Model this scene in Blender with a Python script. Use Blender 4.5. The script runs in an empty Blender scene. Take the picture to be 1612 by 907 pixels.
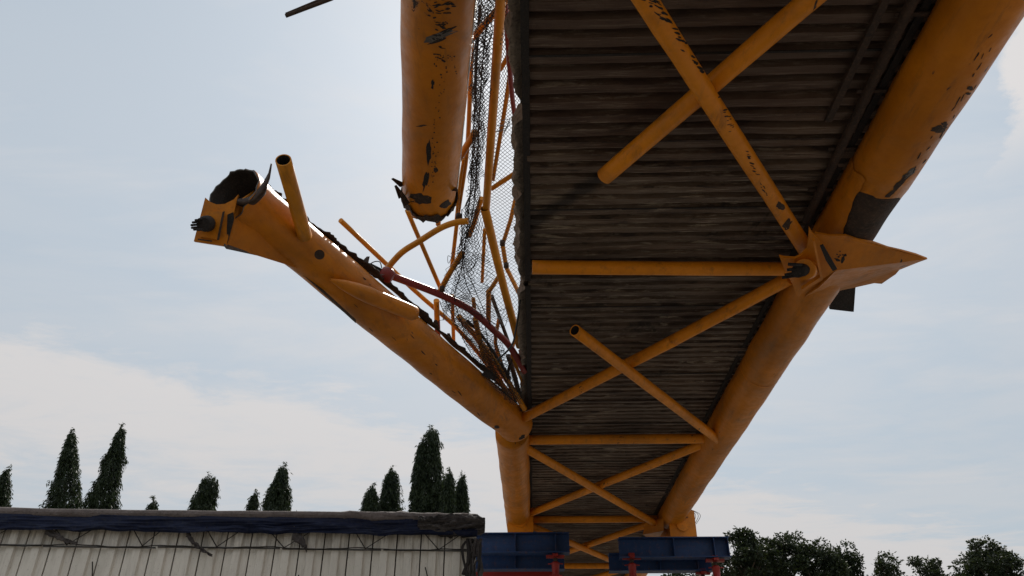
import bpy, bmesh, math, random
import numpy as np
from mathutils import Vector, Matrix, noise
random.seed(7); np.random.seed(7)
S = bpy.context.scene
COL = S.collection
R = math.radians

# ------------------------------------------------------------------ camera
PITCH, YAW, FPX, CAMZ = R(30.8), R(1.39), 1200.0, 1.6
cd = bpy.data.cameras.new('camera'); cam = bpy.data.objects.new('camera', cd); COL.objects.link(cam)
cam.location = (0, 0, CAMZ); cam.rotation_euler = (R(90) + PITCH, 0, YAW)
cd.sensor_width = 36; cd.lens = 36 * FPX / 1612; cd.clip_start = 0.05; cd.clip_end = 3000
S.camera = cam
CM = Matrix.Rotation(YAW, 3, 'Z') @ Matrix.Rotation(R(90) + PITCH, 3, 'X')
CO = Vector((0, 0, CAMZ))

def ray(px, py):
    return CM @ Vector(((px - 806) / FPX, (453.5 - py) / FPX, -1.0))
def P(px, py, z=None, d=None, y=None, x=None):
    """the place in the world seen at a spot of the picture, at a height / depth / distance"""
    r = ray(px, py)
    if z is not None: t = (z - CAMZ) / r.z
    elif y is not None: t = y / r.y
    elif x is not None: t = x / r.x
    else: t = d
    return CO + r * t

# ------------------------------------------------------------------ world
SUN_EL, SUN_AZ = R(49), R(4)          # azimuth from +Y towards +X
W = bpy.data.worlds.new('World'); S.world = W; W.use_nodes = True
nt = W.node_tree; N = nt.nodes; L = nt.links; N.clear()
def nd(t, **k):
    n = N.new(t)
    for a, b in k.items(): setattr(n, a, b)
    return n
def mth(op, a, b=None, c=None, clamp=False):
    n = nd('ShaderNodeMath', operation=op, use_clamp=clamp)
    for i, v in enumerate((a, b, c)):
        if v is None: continue
        if isinstance(v, (int, float)): n.inputs[i].default_value = v
        else: L.new(v, n.inputs[i])
    return n.outputs[0]
def mixc(f, a, b):
    n = nd('ShaderNodeMix', data_type='RGBA')
    for i, v in ((0, f), (6, a), (7, b)):
        if isinstance(v, (int, float)): n.inputs[i].default_value = v
        elif isinstance(v, tuple): n.inputs[i].default_value = v
        else: L.new(v, n.inputs[i])
    return n.outputs[2]
sky = nd('ShaderNodeTexSky', sky_type='NISHITA'); sky.sun_disc = False
sky.sun_elevation = SUN_EL; sky.sun_rotation = SUN_AZ
sky.altitude = 0; sky.air_density = 1.0; sky.dust_density = 1.2; sky.ozone_density = 1.0
tc = nd('ShaderNodeTexCoord')
nrm = nd('ShaderNodeVectorMath', operation='NORMALIZE'); L.new(tc.outputs['Generated'], nrm.inputs[0])
sep = nd('ShaderNodeSeparateXYZ'); L.new(nrm.outputs[0], sep.inputs[0])
zc_ = mth('MAXIMUM', sep.outputs[2], 0.08)
cmb = nd('ShaderNodeCombineXYZ')
L.new(mth('DIVIDE', sep.outputs[0], zc_), cmb.inputs[0]); L.new(mth('DIVIDE', sep.outputs[1], zc_), cmb.inputs[1])
def cloud(scale, det, rough, lo, hi, stretch=(1, 1, 1), rot=0.0, dist=0.0):
    mp = nd('ShaderNodeMapping'); mp.inputs['Scale'].default_value = stretch; mp.inputs['Rotation'].default_value = (0, 0, rot)
    L.new(cmb.outputs[0], mp.inputs[0])
    n = nd('ShaderNodeTexNoise'); n.inputs['Scale'].default_value = scale; n.inputs['Detail'].default_value = det
    n.inputs['Roughness'].default_value = rough; n.inputs['Distortion'].default_value = dist
    L.new(mp.outputs[0], n.inputs[0])
    m = nd('ShaderNodeMapRange', interpolation_type='SMOOTHSTEP'); m.inputs[1].default_value = lo; m.inputs[2].default_value = hi
    L.new(n.outputs[0], m.inputs[0]); return m.outputs[0], n.outputs[0]
thin, _ = cloud(0.9, 8, 0.62, 0.38, 0.72, (1.0, 2.2, 1), R(18), 0.3)
_, fn = cloud(2.6, 9, 0.66, 0.4, 0.7, (1, 1.6, 1), R(18), 0.4)
def plane_mask(p, q, w0, w1, amp):
    """cloud bank lying below the great circle through two directions"""
    n = ray(*p).normalized().cross(ray(*q).normalized()).normalized()
    dt = nd('ShaderNodeVectorMath', operation='DOT_PRODUCT'); L.new(nrm.outputs[0], dt.inputs[0]); dt.inputs[1].default_value = n
    s = mth('ADD', dt.outputs['Value'], mth('MULTIPLY', mth('SUBTRACT', fn, 0.5), amp))
    m = nd('ShaderNodeMapRange', interpolation_type='SMOOTHSTEP'); m.inputs[1].default_value = w0; m.inputs[2].default_value = w1
    L.new(s, m.inputs[0]); return m.outputs[0]
# long bank of thin cloud on the left, its upper edge falling to the right
up = ray(0, 300).normalized()
nn = ray(0, 500).normalized().cross(ray(750, 655).normalized())
a, b = ((0, 500), (750, 655)) if nn.dot(up) < 0 else ((750, 655), (0, 500))
bank = plane_mask(a, b, -0.012, 0.05, 0.16)
bank2 = mth('SUBTRACT', 1.0, plane_mask(a, b, 0.07, 0.22, 0.30))
bank = mth('MULTIPLY', bank, mth('MULTIPLY_ADD', bank2, 0.8, 0.2))
# cumulus edge at upper right
nn = ray(1572, 0).normalized().cross(ray(1572, 300).normalized()); rt = ray(1900, 200)
a, b = ((1590, -40), (1566, 250)) if nn.dot(rt) > 0 else ((1566, 250), (1590, -40))
cum = plane_mask(a, b, -0.006, 0.012, 0.13)
lowm = nd('ShaderNodeMapRange', interpolation_type='SMOOTHSTEP'); lowm.inputs[1].default_value = 0.50; lowm.inputs[2].default_value = 0.60
L.new(sep.outputs[2], lowm.inputs[0]); cum = mth('MULTIPLY', cum, lowm.outputs[0])
lowc, _ = cloud(0.8, 7, 0.6, 0.34, 0.62, (1.0, 1.8, 1), R(-25), 0.4)
# haze: paler toward the horizon
hz = nd('ShaderNodeMapRange', interpolation_type='SMOOTHSTEP'); hz.inputs[1].default_value = 0.0; hz.inputs[2].default_value = 0.85
hz.inputs[3].default_value = 0.86; hz.inputs[4].default_value = 0.76; L.new(sep.outputs[2], hz.inputs[0])
SKYV = 5.4
c0 = mixc(hz.outputs[0], sky.outputs[0], (0.90 * SKYV, 1.02 * SKYV, 1.11 * SKYV, 1))
cf = mth('MAXIMUM', mth('MAXIMUM', mth('MULTIPLY', thin, 0.50), mth('MULTIPLY', bank, 0.85)), mth('MULTIPLY', cum, 0.9))
cf = mth('MAXIMUM', cf, mth('MULTIPLY', mth('MULTIPLY', lowc, 0.5), mth('SUBTRACT', 1.0, mth('MULTIPLY', sep.outputs[2], 1.25, clamp=True))))
c1 = mixc(cf, c0, (1.24 * SKYV, 1.19 * SKYV, 1.17 * SKYV, 1))
# bright haze round the sun, thinning with angle; duller low down
sdv = (math.sin(SUN_AZ) * math.cos(SUN_EL), math.cos(SUN_AZ) * math.cos(SUN_EL), math.sin(SUN_EL))
dts = nd('ShaderNodeVectorMath', operation='DOT_PRODUCT'); L.new(nrm.outputs[0], dts.inputs[0]); dts.inputs[1].default_value = sdv
glow = mth('MULTIPLY', mth('POWER', 2.71828, mth('MULTIPLY', mth('SUBTRACT', dts.outputs['Value'], 1.0), 12.0)), 0.15)
lowd = nd('ShaderNodeMapRange', interpolation_type='SMOOTHSTEP'); lowd.inputs[1].default_value = 0.05; lowd.inputs[2].default_value = 0.62
lowd.inputs[3].default_value = 0.83; lowd.inputs[4].default_value = 0.96; L.new(sep.outputs[2], lowd.inputs[0])
gl = mth('ADD', lowd.outputs[0], glow)
vm = nd('ShaderNodeVectorMath', operation='SCALE'); L.new(c1, vm.inputs[0]); L.new(gl, vm.inputs['Scale']); c1 = vm.outputs[0]
bg = nd('ShaderNodeBackground'); bg.inputs[1].default_value = 0.115; L.new(c1, bg.inputs[0])
wo = nd('ShaderNodeOutputWorld'); L.new(bg.outputs[0], wo.inputs[0])

sl = bpy.data.lights.new('sun', 'SUN'); sun = bpy.data.objects.new('sun', sl); COL.objects.link(sun)
sl.energy = 3.6; sl.angle = R(0.6); sl.color = (1, 0.95, 0.87)
sd = Vector((math.sin(SUN_AZ) * math.cos(SUN_EL), math.cos(SUN_AZ) * math.cos(SUN_EL), math.sin(SUN_EL)))
sun.rotation_euler = sd.to_track_quat('Z', 'Y').to_euler(); sun.location = (0, 0, 60)
S.view_settings.view_transform = 'Standard'; S.view_settings.look = 'None'
S.view_settings.gamma = 1; S.view_settings.exposure = 0.0; S.view_settings.use_curve_mapping = False
S.cycles.max_bounces = 8

# ------------------------------------------------------------------ materials
def mat(name, col, rough=0.6, metal=0.0, spec=None):
    m = bpy.data.materials.new(name); m.use_nodes = True
    b = m.node_tree.nodes['Principled BSDF']
    b.inputs['Base Color'].default_value = (*col, 1); b.inputs['Roughness'].default_value = rough; b.inputs['Metallic'].default_value = metal
    if spec is not None: b.inputs['Specular IOR Level'].default_value = spec
    return m
class G:
    """tiny node helper"""
    def __init__(s, m): s.m = m; s.n = m.node_tree.nodes; s.l = m.node_tree.links; s.b = s.n['Principled BSDF']; s.tc = s.n.new('ShaderNodeTexCoord'); s.out = s.tc.outputs['Object']
    def noise(s, scale, det=4, rough=0.6, stretch=(1, 1, 1), dist=0.0, loc=(0, 0, 0)):
        mp = s.n.new('ShaderNodeMapping'); mp.inputs['Scale'].default_value = stretch; mp.inputs['Location'].default_value = loc
        s.l.new(s.out, mp.inputs[0])
        t = s.n.new('ShaderNodeTexNoise'); t.inputs['Scale'].default_value = scale; t.inputs['Detail'].default_value = det
        t.inputs['Roughness'].default_value = rough; t.inputs['Distortion'].default_value = dist
        s.l.new(mp.outputs[0], t.inputs[0]); return t.outputs[0]
    def ramp(s, f, lo, hi, a=0.0, b=1.0):
        r = s.n.new('ShaderNodeMapRange'); r.inputs[1].default_value = lo; r.inputs[2].default_value = hi
        r.inputs[3].default_value = a; r.inputs[4].default_value = b; s.l.new(f, r.inputs[0]); return r.outputs[0]
    def mul(s, a, b, op='MULTIPLY'):
        n = s.n.new('ShaderNodeMath'); n.operation = op
        for i, v in enumerate((a, b)):
            if isinstance(v, (int, float)): n.inputs[i].default_value = v
            else: s.l.new(v, n.inputs[i])
        return n.outputs[0]
    def mix(s, f, a, b):
        n = s.n.new('ShaderNodeMix'); n.data_type = 'RGBA'
        for i, v in ((0, f), (6, a), (7, b)):
            if isinstance(v, (int, float)): n.inputs[i].default_value = v
            elif isinstance(v, tuple): n.inputs[i].default_value = (*v, 1)
            else: s.l.new(v, n.inputs[i])
        return n.outputs[2]
    def col(s, c): s.l.new(c, s.b.inputs['Base Color'])
    def rough(s, f): s.l.new(f, s.b.inputs['Roughness'])
    def bump(s, h, st=0.4, dist=0.01):
        n = s.n.new('ShaderNodeBump'); n.inputs['Strength'].default_value = st; n.inputs['Distance'].default_value = dist
        s.l.new(h, n.inputs['Height']); s.l.new(n.outputs[0], s.b.inputs['Normal'])

def paint(name, base, chip=0.70, rust=(0.035, 0.02, 0.013), dark=0.55, scale=3.0, rough=0.42):
    m = mat(name, base, rough, spec=.3); g = G(m)
    n1 = g.noise(1.3, 5, 0.6); n2 = g.noise(11, 5, 0.7); n3 = g.noise(scale, 9, 0.72, dist=0.6); n4 = g.noise(70, 3, 0.6)
    c = g.mix(g.ramp(n1, 0.3, 0.75), base, tuple(v * dark for v in base))
    c = g.mix(g.ramp(n2, 0.45, 0.9, 0, 0.5), c, (base[0] * 0.55, base[1] * 0.42, base[2] * 0.5))
    st = g.noise(2.0, 6, 0.7, (6, 1, 6)); c = g.mix(g.ramp(st, 0.54, 0.74, 0, 0.6), c, (0.16, 0.07, 0.02))
    gr = g.noise(0.8, 8, 0.75, (1, .6, 1), 0.8, (4, 2, 9)); c = g.mix(g.ramp(gr, 0.50, 0.68, 0, 0.5), c, (0.20, 0.10, 0.03) if base[0] > .5 else tuple(v * .4 for v in base))
    fl = g.noise(30, 6, 0.85, (1, .5, 1)); c = g.mix(g.ramp(fl, 0.66, 0.74, 0, 0.6), c, (0.10, 0.05, 0.02))
    ch = g.ramp(n3, chip, chip + 0.008); c = g.mix(ch, c, rust)
    # short scratches in rows
    sc = g.noise(26, 2, 0.5, (1, 0.22, 1), 0.2); sm = g.ramp(g.noise(1.7, 3, 0.6, loc=(3, 1, 5)), 0.60, 0.64)
    c = g.mix(g.mul(g.ramp(sc, 0.66, 0.69), sm), c, rust)
    g.col(c); g.rough(g.mul(g.ramp(n2, 0.3, 0.8, rough - 0.08, rough + 0.2), g.mul(ch, 0.3), 'ADD'))
    g.bump(g.mul(g.mul(n1, 1.2), g.mul(g.mul(ch, -0.25), g.mul(n4, 0.05), 'ADD'), 'ADD'), 0.5, 0.03)
    return m
YEL = (0.73, 0.24, 0.006); YEL2 = (0.84, 0.285, 0.009)
M = {}
M['yellow'] = paint('yellow_paint', YEL, 0.74)
M['brace'] = paint('yellow_brace_paint', YEL2, 0.74, dark=.72)
M['yellow_chipped'] = paint('yellow_paint_chipped', YEL, 0.668)
M['yellow_thin'] = paint('yellow_rail_paint', (0.80, 0.31, 0.012), 0.71, scale=6)
M['red_pipe'] = paint('red_pipe_paint', (0.26, 0.035, 0.03), 0.70, scale=6, dark=0.6)
M['red_jack'] = paint('red_jack_paint', (0.32, 0.022, 0.016), 0.68, scale=8)
M['blue'] = paint('blue_beam_paint', (0.013, 0.045, 0.14), 0.72, scale=5, dark=0.6, rough=0.5)
def rusty(name, a, b, c, sc=6, rough=0.85, bump=0.02):
    m = mat(name, a, rough); g = G(m)
    n1 = g.noise(sc, 7, 0.7, dist=0.4); n2 = g.noise(sc * 7, 4, 0.6)
    col = g.mix(g.ramp(n1, 0.35, 0.65), a, b); col = g.mix(g.ramp(n2, 0.5, 0.75), col, c)
    g.col(col); g.bump(g.mul(n1, g.mul(n2, 0.3), 'ADD'), 0.7, bump); return m
M['rust'] = rusty('rusted_steel', (0.022, 0.014, 0.011), (0.05, 0.028, 0.018), (0.09, 0.05, 0.03))
M['soot'] = rusty('blackened_steel', (0.008, 0.007, 0.007), (0.018, 0.013, 0.011), (0.04, 0.03, 0.024), 10)
M['torn'] = rusty('torn_metal_edge', (0.05, 0.045, 0.042), (0.10, 0.085, 0.075), (0.2, 0.17, 0.15), 9, 0.6)
M['concrete'] = rusty('broken_concrete', (0.17, 0.13, 0.10), (0.30, 0.24, 0.19), (0.07, 0.05, 0.04), 5, 0.95, 0.05)
M['wire'] = rusty('galvanised_wire', (0.06, 0.055, 0.052), (0.12, 0.11, 0.10), (0.03, 0.02, 0.015), 30, 0.6, 0.002)
M['sunlit_edge'] = rusty('sunlit_edge_steel', (0.5, 0.46, 0.4), (0.35, 0.3, 0.25), (0.6, 0.57, 0.52), 12, 0.5)  # pale tone stands in for sun on the stump's edge
M['net'] = rusty('dirty_netting_wire', (0.022, 0.019, 0.018), (0.05, 0.045, 0.04), (0.012, 0.01, 0.01), 30, 0.8, 0.002)
M['cable'] = mat('black_cable', (0.012, 0.012, 0.013), 0.5)
# deck
ZDK = CAMZ + 3.91
m = mat('rusted_decking', (0.08, 0.05, 0.035), 0.8); g = G(m); M['deck'] = m
geo = g.n.new('ShaderNodeNewGeometry'); g.out = geo.outputs['Position']
s1 = g.noise(2.2, 8, 0.7, (1, 9, 3), 0.3); s2 = g.noise(1.1, 5, 0.6, (1, 1.2, 1)); s3 = g.noise(2.6, 7, 0.72, (1, 26, 6), 0.15); s4 = g.noise(60, 3, 0.7, (1, 1, 1))
c = g.mix(g.ramp(s2, 0.32, 0.7), (0.045, 0.025, 0.017), (0.20, 0.132, 0.085))
c = g.mix(g.ramp(s1, 0.47, 0.70, 0, 0.85), c, (0.21, 0.165, 0.13))
pv = g.noise(0.55, 3, 0.5, loc=(0, 2.1, 0)); c = g.mix(g.mul(g.ramp(s3, 0.54, 0.64, 0, 0.95), g.ramp(pv, 0.36, 0.54, .35, 1)), c, (0.58, 0.48, 0.37))
c = g.mix(g.ramp(s1, 0.46, 0.36, 0, 0.85), c, (0.016, 0.010, 0.008))
blk = g.noise(1.6, 7, 0.75, (1, 1, 1), 1.2, (2, 7, 0)); c = g.mix(g.ramp(blk, 0.60, 0.68, 0, 0.8), c, (0.014, 0.011, 0.010))
sp_ = g.n.new('ShaderNodeSeparateXYZ'); g.l.new(g.out, sp_.inputs[0])
# browner, darker tone on the near sheets, fading out further off
edge = g.mul(sp_.outputs[1], g.mul(g.noise(1.5, 6, 0.7), 1.2), 'ADD')
c = g.mix(g.ramp(edge, 4.6, 5.6, 0.55, 0.0), c, (0.068, 0.030, 0.019))
# dark line where the broken brace used to run under the sheets
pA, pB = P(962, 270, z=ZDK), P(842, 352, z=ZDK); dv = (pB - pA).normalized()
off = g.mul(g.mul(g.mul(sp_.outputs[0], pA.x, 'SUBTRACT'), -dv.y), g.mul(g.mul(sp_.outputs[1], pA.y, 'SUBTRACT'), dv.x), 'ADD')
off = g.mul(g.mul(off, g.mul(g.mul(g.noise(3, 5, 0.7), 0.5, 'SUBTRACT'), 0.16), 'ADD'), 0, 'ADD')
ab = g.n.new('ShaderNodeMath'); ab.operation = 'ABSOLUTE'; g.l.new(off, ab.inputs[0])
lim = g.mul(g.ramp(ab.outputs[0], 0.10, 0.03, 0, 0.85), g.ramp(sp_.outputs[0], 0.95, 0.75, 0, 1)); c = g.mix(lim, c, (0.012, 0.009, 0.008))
oi = g.n.new('ShaderNodeObjectInfo'); c = g.mix(g.ramp(oi.outputs['Random'], 0, 1, 0, .5), c, (0.035, 0.024, 0.020))
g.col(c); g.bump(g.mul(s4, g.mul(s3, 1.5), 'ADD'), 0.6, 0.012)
# truck
m = mat('trailer_white_sheet', (0.55, 0.53, 0.49), 0.6); g = G(m); M['sheet'] = m
geo = g.n.new('ShaderNodeNewGeometry'); g.out = geo.outputs['Position']
a1 = g.noise(2.0, 6, 0.65, (1, 1, 0.5)); a2 = g.noise(9, 7, 0.72, (2.5, 1, 0.25), 0.3); a3 = g.noise(50, 3, 0.7)
c = g.mix(g.ramp(a1, 0.3, 0.7), (0.74, 0.69, 0.61), (0.60, 0.555, 0.48)); c = g.mix(g.ramp(a2, 0.50, 0.80, 0, 0.5), c, (0.26, 0.215, 0.175))
c = g.mix(g.ramp(a3, 0.62, 0.72, 0, 0.5), c, (0.12, 0.1, 0.085))
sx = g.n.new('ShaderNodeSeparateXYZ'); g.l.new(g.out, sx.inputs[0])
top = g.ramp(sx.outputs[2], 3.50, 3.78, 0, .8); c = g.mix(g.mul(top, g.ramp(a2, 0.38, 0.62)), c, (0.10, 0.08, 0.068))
g.col(c); g.bump(g.mul(a1, g.mul(a3, 0.05), 'ADD'), 0.4, 0.03)
M['tarp'] = rusty('navy_tarpaulin', (0.004, 0.007, 0.026), (0.007, 0.012, 0.038), (0.022, 0.024, 0.035), 4, 0.6, 0.03); M['tarp'].node_tree.nodes['Principled BSDF'].inputs['Specular IOR Level'].default_value = .2
M['tarp_brown'] = rusty('dusty_tarpaulin', (0.10, 0.078, 0.070), (0.16, 0.13, 0.12), (0.07, 0.055, 0.05), 5, 0.85, 0.05)
M['rag'] = rusty('dirty_rag', (0.035, 0.028, 0.027), (0.10, 0.085, 0.078), (0.018, 0.018, 0.025), 9, 0.9, 0.04)
M['rope'] = mat('dark_rope', (0.022, 0.018, 0.016), 0.9)
M['tyre'] = mat('tyre_rubber', (0.02, 0.02, 0.02), 0.85)
M['steel_dark'] = rusty('dark_steel', (0.04, 0.038, 0.036), (0.07, 0.065, 0.06), (0.1, 0.08, 0.06), 6, 0.6)
# ground
def ground_mat(name, a, b, c, s):
    m = mat(name, a, 0.95); g = G(m); n1 = g.noise(s, 8, 0.65); n2 = g.noise(s * 30, 4, 0.7)
    g.col(g.mix(g.ramp(n2, 0.4, 0.8, 0, 0.6), g.mix(g.ramp(n1, 0.35, 0.65), a, b), c)); g.bump(n2, 0.5, 0.02); return m
M['ground'] = ground_mat('dusty_ground', (0.20, 0.17, 0.13), (0.155, 0.14, 0.108), (0.25, 0.21, 0.17), 0.15)
M['road'] = ground_mat('worn_concrete_road', (0.145, 0.138, 0.128), (0.18, 0.17, 0.157), (0.11, 0.103, 0.095), 0.4)
M['kerb'] = ground_mat('kerb_concrete', (0.42, 0.4, 0.36), (0.33, 0.31, 0.28), (0.5, 0.47, 0.42), 1.0)
M['line'] = mat('white_road_paint', (0.72, 0.72, 0.7), 0.7)
M['bark'] = rusty('bark', (0.07, 0.05, 0.036), (0.12, 0.09, 0.065), (0.04, 0.03, 0.02), 8, 0.95, 0.04)
def leafmat(name, a, b, c):
    m = mat(name, a, 0.55, spec=0.3); g = G(m); n1 = g.noise(1.1, 3, 0.6); n2 = g.noise(7, 2, 0.6)
    g.col(g.mix(g.ramp(n2, 0.5, 0.75), g.mix(g.ramp(n1, 0.35, 0.65), a, b), c))
    tr = g.n.new('ShaderNodeBsdfTranslucent'); tr.inputs[0].default_value = (a[0] * 2.4, a[1] * 2.2, a[2], 1)
    mx = g.n.new('ShaderNodeMixShader'); mx.inputs[0].default_value = 0.25
    o = g.n['Material Output']; g.l.new(g.b.outputs[0], mx.inputs[1]); g.l.new(tr.outputs[0], mx.inputs[2]); g.l.new(mx.outputs[0], o.inputs[0]); return m
M['mast_leaf'] = leafmat('weeping_leaf', (0.014, 0.024, 0.012), (0.022, 0.036, 0.014), (0.05, 0.07, 0.02))
M['broad_leaf'] = leafmat('broad_leaf', (0.013, 0.020, 0.011), (0.022, 0.032, 0.014), (0.07, 0.09, 0.022))

# ------------------------------------------------------------------ mesh helpers
class MB:
    def __init__(s): s.v = []; s.f = []; s.mi = []; s.sm = []
    def face(s, idx, mi=0, sm=False): s.f.append(tuple(idx)); s.mi.append(mi); s.sm.append(sm)
    def frame(s, pts):
        pts = [Vector(p) for p in pts]; n = len(pts); T = []
        for i in range(n):
            a = pts[max(i - 1, 0)]; b = pts[min(i + 1, n - 1)]; T.append((b - a).normalized())
        up = Vector((0, 0, 1)) if abs(T[0].z) < 0.9 else Vector((1, 0, 0))
        u = T[0].cross(up).normalized(); F = []
        for t in T:
            u = (u - t * u.dot(t)).normalized(); F.append((u.copy(), t.cross(u).normalized(), t))
        return pts, F
    def tube(s, pts, r, seg=16, hollow=0.0, jag0=0.0, jag1=0.0, mi=0, mi_in=0, dent=0.0, cap=True, seed=0, mi_rim=None, rad=None):
        pts, F = s.frame(pts); n = len(pts)
        rr = r if isinstance(r, (list, tuple)) else [r] * n
        def jag(i, k, a):
            ang = 2 * math.pi * k / seg
            return a * (noise.noise(Vector((math.cos(ang) * 1.6, math.sin(ang) * 1.6, seed + i * 3))) + 0.7 * noise.noise(Vector((math.cos(ang) * 6, math.sin(ang) * 6, seed + 9))))
        def ring(i, rad_):
            u, v, t = F[i]; out = []
            for k in range(seg):
                ang = 2 * math.pi * k / seg
                q = rad_
                if dent:
                    q += dent * noise.noise(pts[i] * 2.3 + Vector((math.cos(ang), math.sin(ang), seed)) * 1.2)
                if rad: q *= rad(i / (n - 1), ang)
                p = pts[i] + (u * math.cos(ang) + v * math.sin(ang)) * q
                if i == 0 and jag0: p += t * jag(i, k, jag0)
                if i == n - 1 and jag1: p += t * jag(i, k, jag1)
                out.append(p)
            b = len(s.v); s.v += out; return b
        rings = [(ring(i, rr[i]), mi) for i in range(n)]
        if hollow:
            rings += [(ring(i, rr[i] - hollow), mi_in) for i in range(n - 1, -1, -1)]
            rings.append(rings[0])
        for j in range(len(rings) - 1):
            a, b = rings[j][0], rings[j + 1][0]; m_ = rings[j + 1][1] if j >= n else mi
            if hollow and j == n - 1 and mi_rim is not None: m_ = mi_rim
            for k in range(seg):
                k2 = (k + 1) % seg; s.face((a + k, a + k2, b + k2, b + k), m_, True)
        if not hollow and cap:
            a = rings[0][0]; s.face([a + k for k in range(seg)][::-1], mi); b = rings[-1][0]; s.face([b + k for k in range(seg)], mi)
        return s
    def box(s, c, size, rot=None, mi=0):
        c = Vector(c); h = Vector(size) / 2; b = len(s.v)
        for sx_ in (-1, 1):
            for sy in (-1, 1):
                for sz in (-1, 1):
                    p = Vector((sx_ * h.x, sy * h.y, sz * h.z))
                    if rot is not None: p = rot @ p
                    s.v.append(c + p)
        for q in ((0, 1, 3, 2), (4, 6, 7, 5), (0, 4, 5, 1), (2, 3, 7, 6), (0, 2, 6, 4), (1, 5, 7, 3)): s.face([b + i for i in q], mi)
        return s
    def plate(s, pts, thick, up=None, mi=0):
        pts = [Vector(p) for p in pts]; n = len(pts)
        if up is None:
            up = Vector((0, 0, 0))
            for i in range(n): up += pts[i].cross(pts[(i + 1) % n])
            up.normalize()
        b = len(s.v); s.v += pts + [p + up * thick for p in pts]
        s.face([b + i for i in range(n)][::-1], mi); s.face([b + n + i for i in range(n)], mi)
        for i in range(n): j = (i + 1) % n; s.face((b + i, b + j, b + n + j, b + n + i), mi)
        return s
    def hull(s, pts, mi=0):
        bm = bmesh.new()
        for p in pts: bm.verts.new(p)
        r = bmesh.ops.convex_hull(bm, input=bm.verts)
        bmesh.ops.delete(bm, geom=[e for e in r['geom_interior'] if isinstance(e, bmesh.types.BMVert)], context='VERTS')
        bmesh.ops.dissolve_limit(bm, angle_limit=R(2), verts=bm.verts, edges=bm.edges)
        bm.verts.index_update(); b = len(s.v); s.v += [v.co.copy() for v in bm.verts]
        for f in bm.faces: s.face([b + v.index for v in f.verts], mi)
        bm.free(); return s
    def wire(s, pts, r, mi=0):
        n = len(pts); b = len(s.v)
        for i in range(n):
            t = (pts[min(i + 1, n - 1)] - pts[max(i - 1, 0)]); t.normalize()
            u = t.cross(Vector((0.3, 1, 0.2))).normalized(); v = t.cross(u)
            for k in range(3):
                a = k * 2.0944; s.v.append(pts[i] + (u * math.cos(a) + v * math.sin(a)) * r)
        for i in range(n - 1):
            for k in range(3):
                k2 = (k + 1) % 3; s.face((b + i * 3 + k, b + i * 3 + k2, b + i * 3 + 3 + k2, b + i * 3 + 3 + k), mi)
        return s
    def grid(s, f, nu, nv, mi=0, sm=True):
        b = len(s.v)
        for i in range(nu + 1):
            for j in range(nv + 1): s.v.append(Vector(f(i / nu, j / nv)))
        for i in range(nu):
            for j in range(nv):
                a = b + i * (nv + 1) + j; s.face((a, a + nv + 1, a + nv + 2, a + 1), mi, sm)
        return s
    def mesh(s, name, mats, origin=Vector((0, 0, 0))):
        me = bpy.data.meshes.new(name)
        me.from_pydata([tuple(Vector(v) - origin) for v in s.v], [], s.f)
        for m_ in (mats if isinstance(mats, (list, tuple)) else [mats]): me.materials.append(m_)
        me.polygons.foreach_set('material_index', s.mi); me.polygons.foreach_set('use_smooth', s.sm)
        me.update(); return me
def org(parent):
    o = Vector((0, 0, 0))
    while parent is not None: o += parent.location; parent = parent.parent
    return o
def obj(name, mb, mats, parent=None, label=None, kind=None, at=None):
    """one mesh object; its vertices were given in world space"""
    base = org(parent); loc = Vector(at) if at is not None else base
    o = bpy.data.objects.new(name, mb.mesh(name, mats, loc)); COL.objects.link(o)
    o.parent = parent; o.location = loc - base
    if label: o['label'] = label
    if kind: o['kind'] = kind
    return o
def tag(o, label, cat, group=None):
    o['label'] = label; o['category'] = cat
    if group: o['group'] = group
    return o
def thing(name, label, cat, loc, group=None):
    o = bpy.data.objects.new(name, None); COL.objects.link(o); o.location = loc; o.empty_display_size = 0.3
    return tag(o, label, cat, group)
def struct(name, mb, mats, at=None):
    o = obj(name, mb, mats, at=at); o['kind'] = 'structure'; return o
def clone(root, loc, label):
    def cp(o, par):
        c = o.copy(); COL.objects.link(c); c.parent = par
        for ch in o.children: cp(ch, c)
        return c
    r = cp(root, None); r.location = loc; r['label'] = label; return r
def smooth_path(pts, n=6):
    pts = [Vector(p) for p in pts]
    if len(pts) < 3: return pts
    q = [pts[0] * 2 - pts[1]] + pts + [pts[-1] * 2 - pts[-2]]; out = []
    for i in range(1, len(q) - 2):
        for k in range(n):
            t = k / n; a, b, c_, d = q[i - 1], q[i], q[i + 1], q[i + 2]
            out.append(0.5 * ((2 * b) + (c_ - a) * t + (2 * a - 5 * b + 4 * c_ - d) * t * t + (3 * b - a - 3 * c_ + d) * t ** 3))
    out.append(pts[-1]); return out
def line(a, b, n):
    a = Vector(a); b = Vector(b); return [a.lerp(b, i / n) for i in range(n + 1)]

# ------------------------------------------------------------------ ground
mb = MB(); mb.grid(lambda u, v: ((u - .5) * 2400, (v - .5) * 2400 + 300, 0), 8, 8, sm=False); struct('ground', mb, M['ground'])
mb = MB(); mb.box((0, 10.5, -0.10), (400, 12.0, 0.21)); struct('road', mb, M['road'])
mb = MB(); mb.box((0, 4.3, 0.03), (400, 0.30, 0.22)); struct('near_kerb', mb, M['kerb'])
mb = MB(); mb.box((0, 16.75, 0.03), (400, 0.30, 0.22)); struct('far_kerb', mb, M['kerb'])
mb = MB()
for i in range(-20, 21): mb.box((i * 8, 7.2, 0.008), (3.5, 0.14, 0.004))
struct('lane_marking', mb, M['line'])

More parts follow.
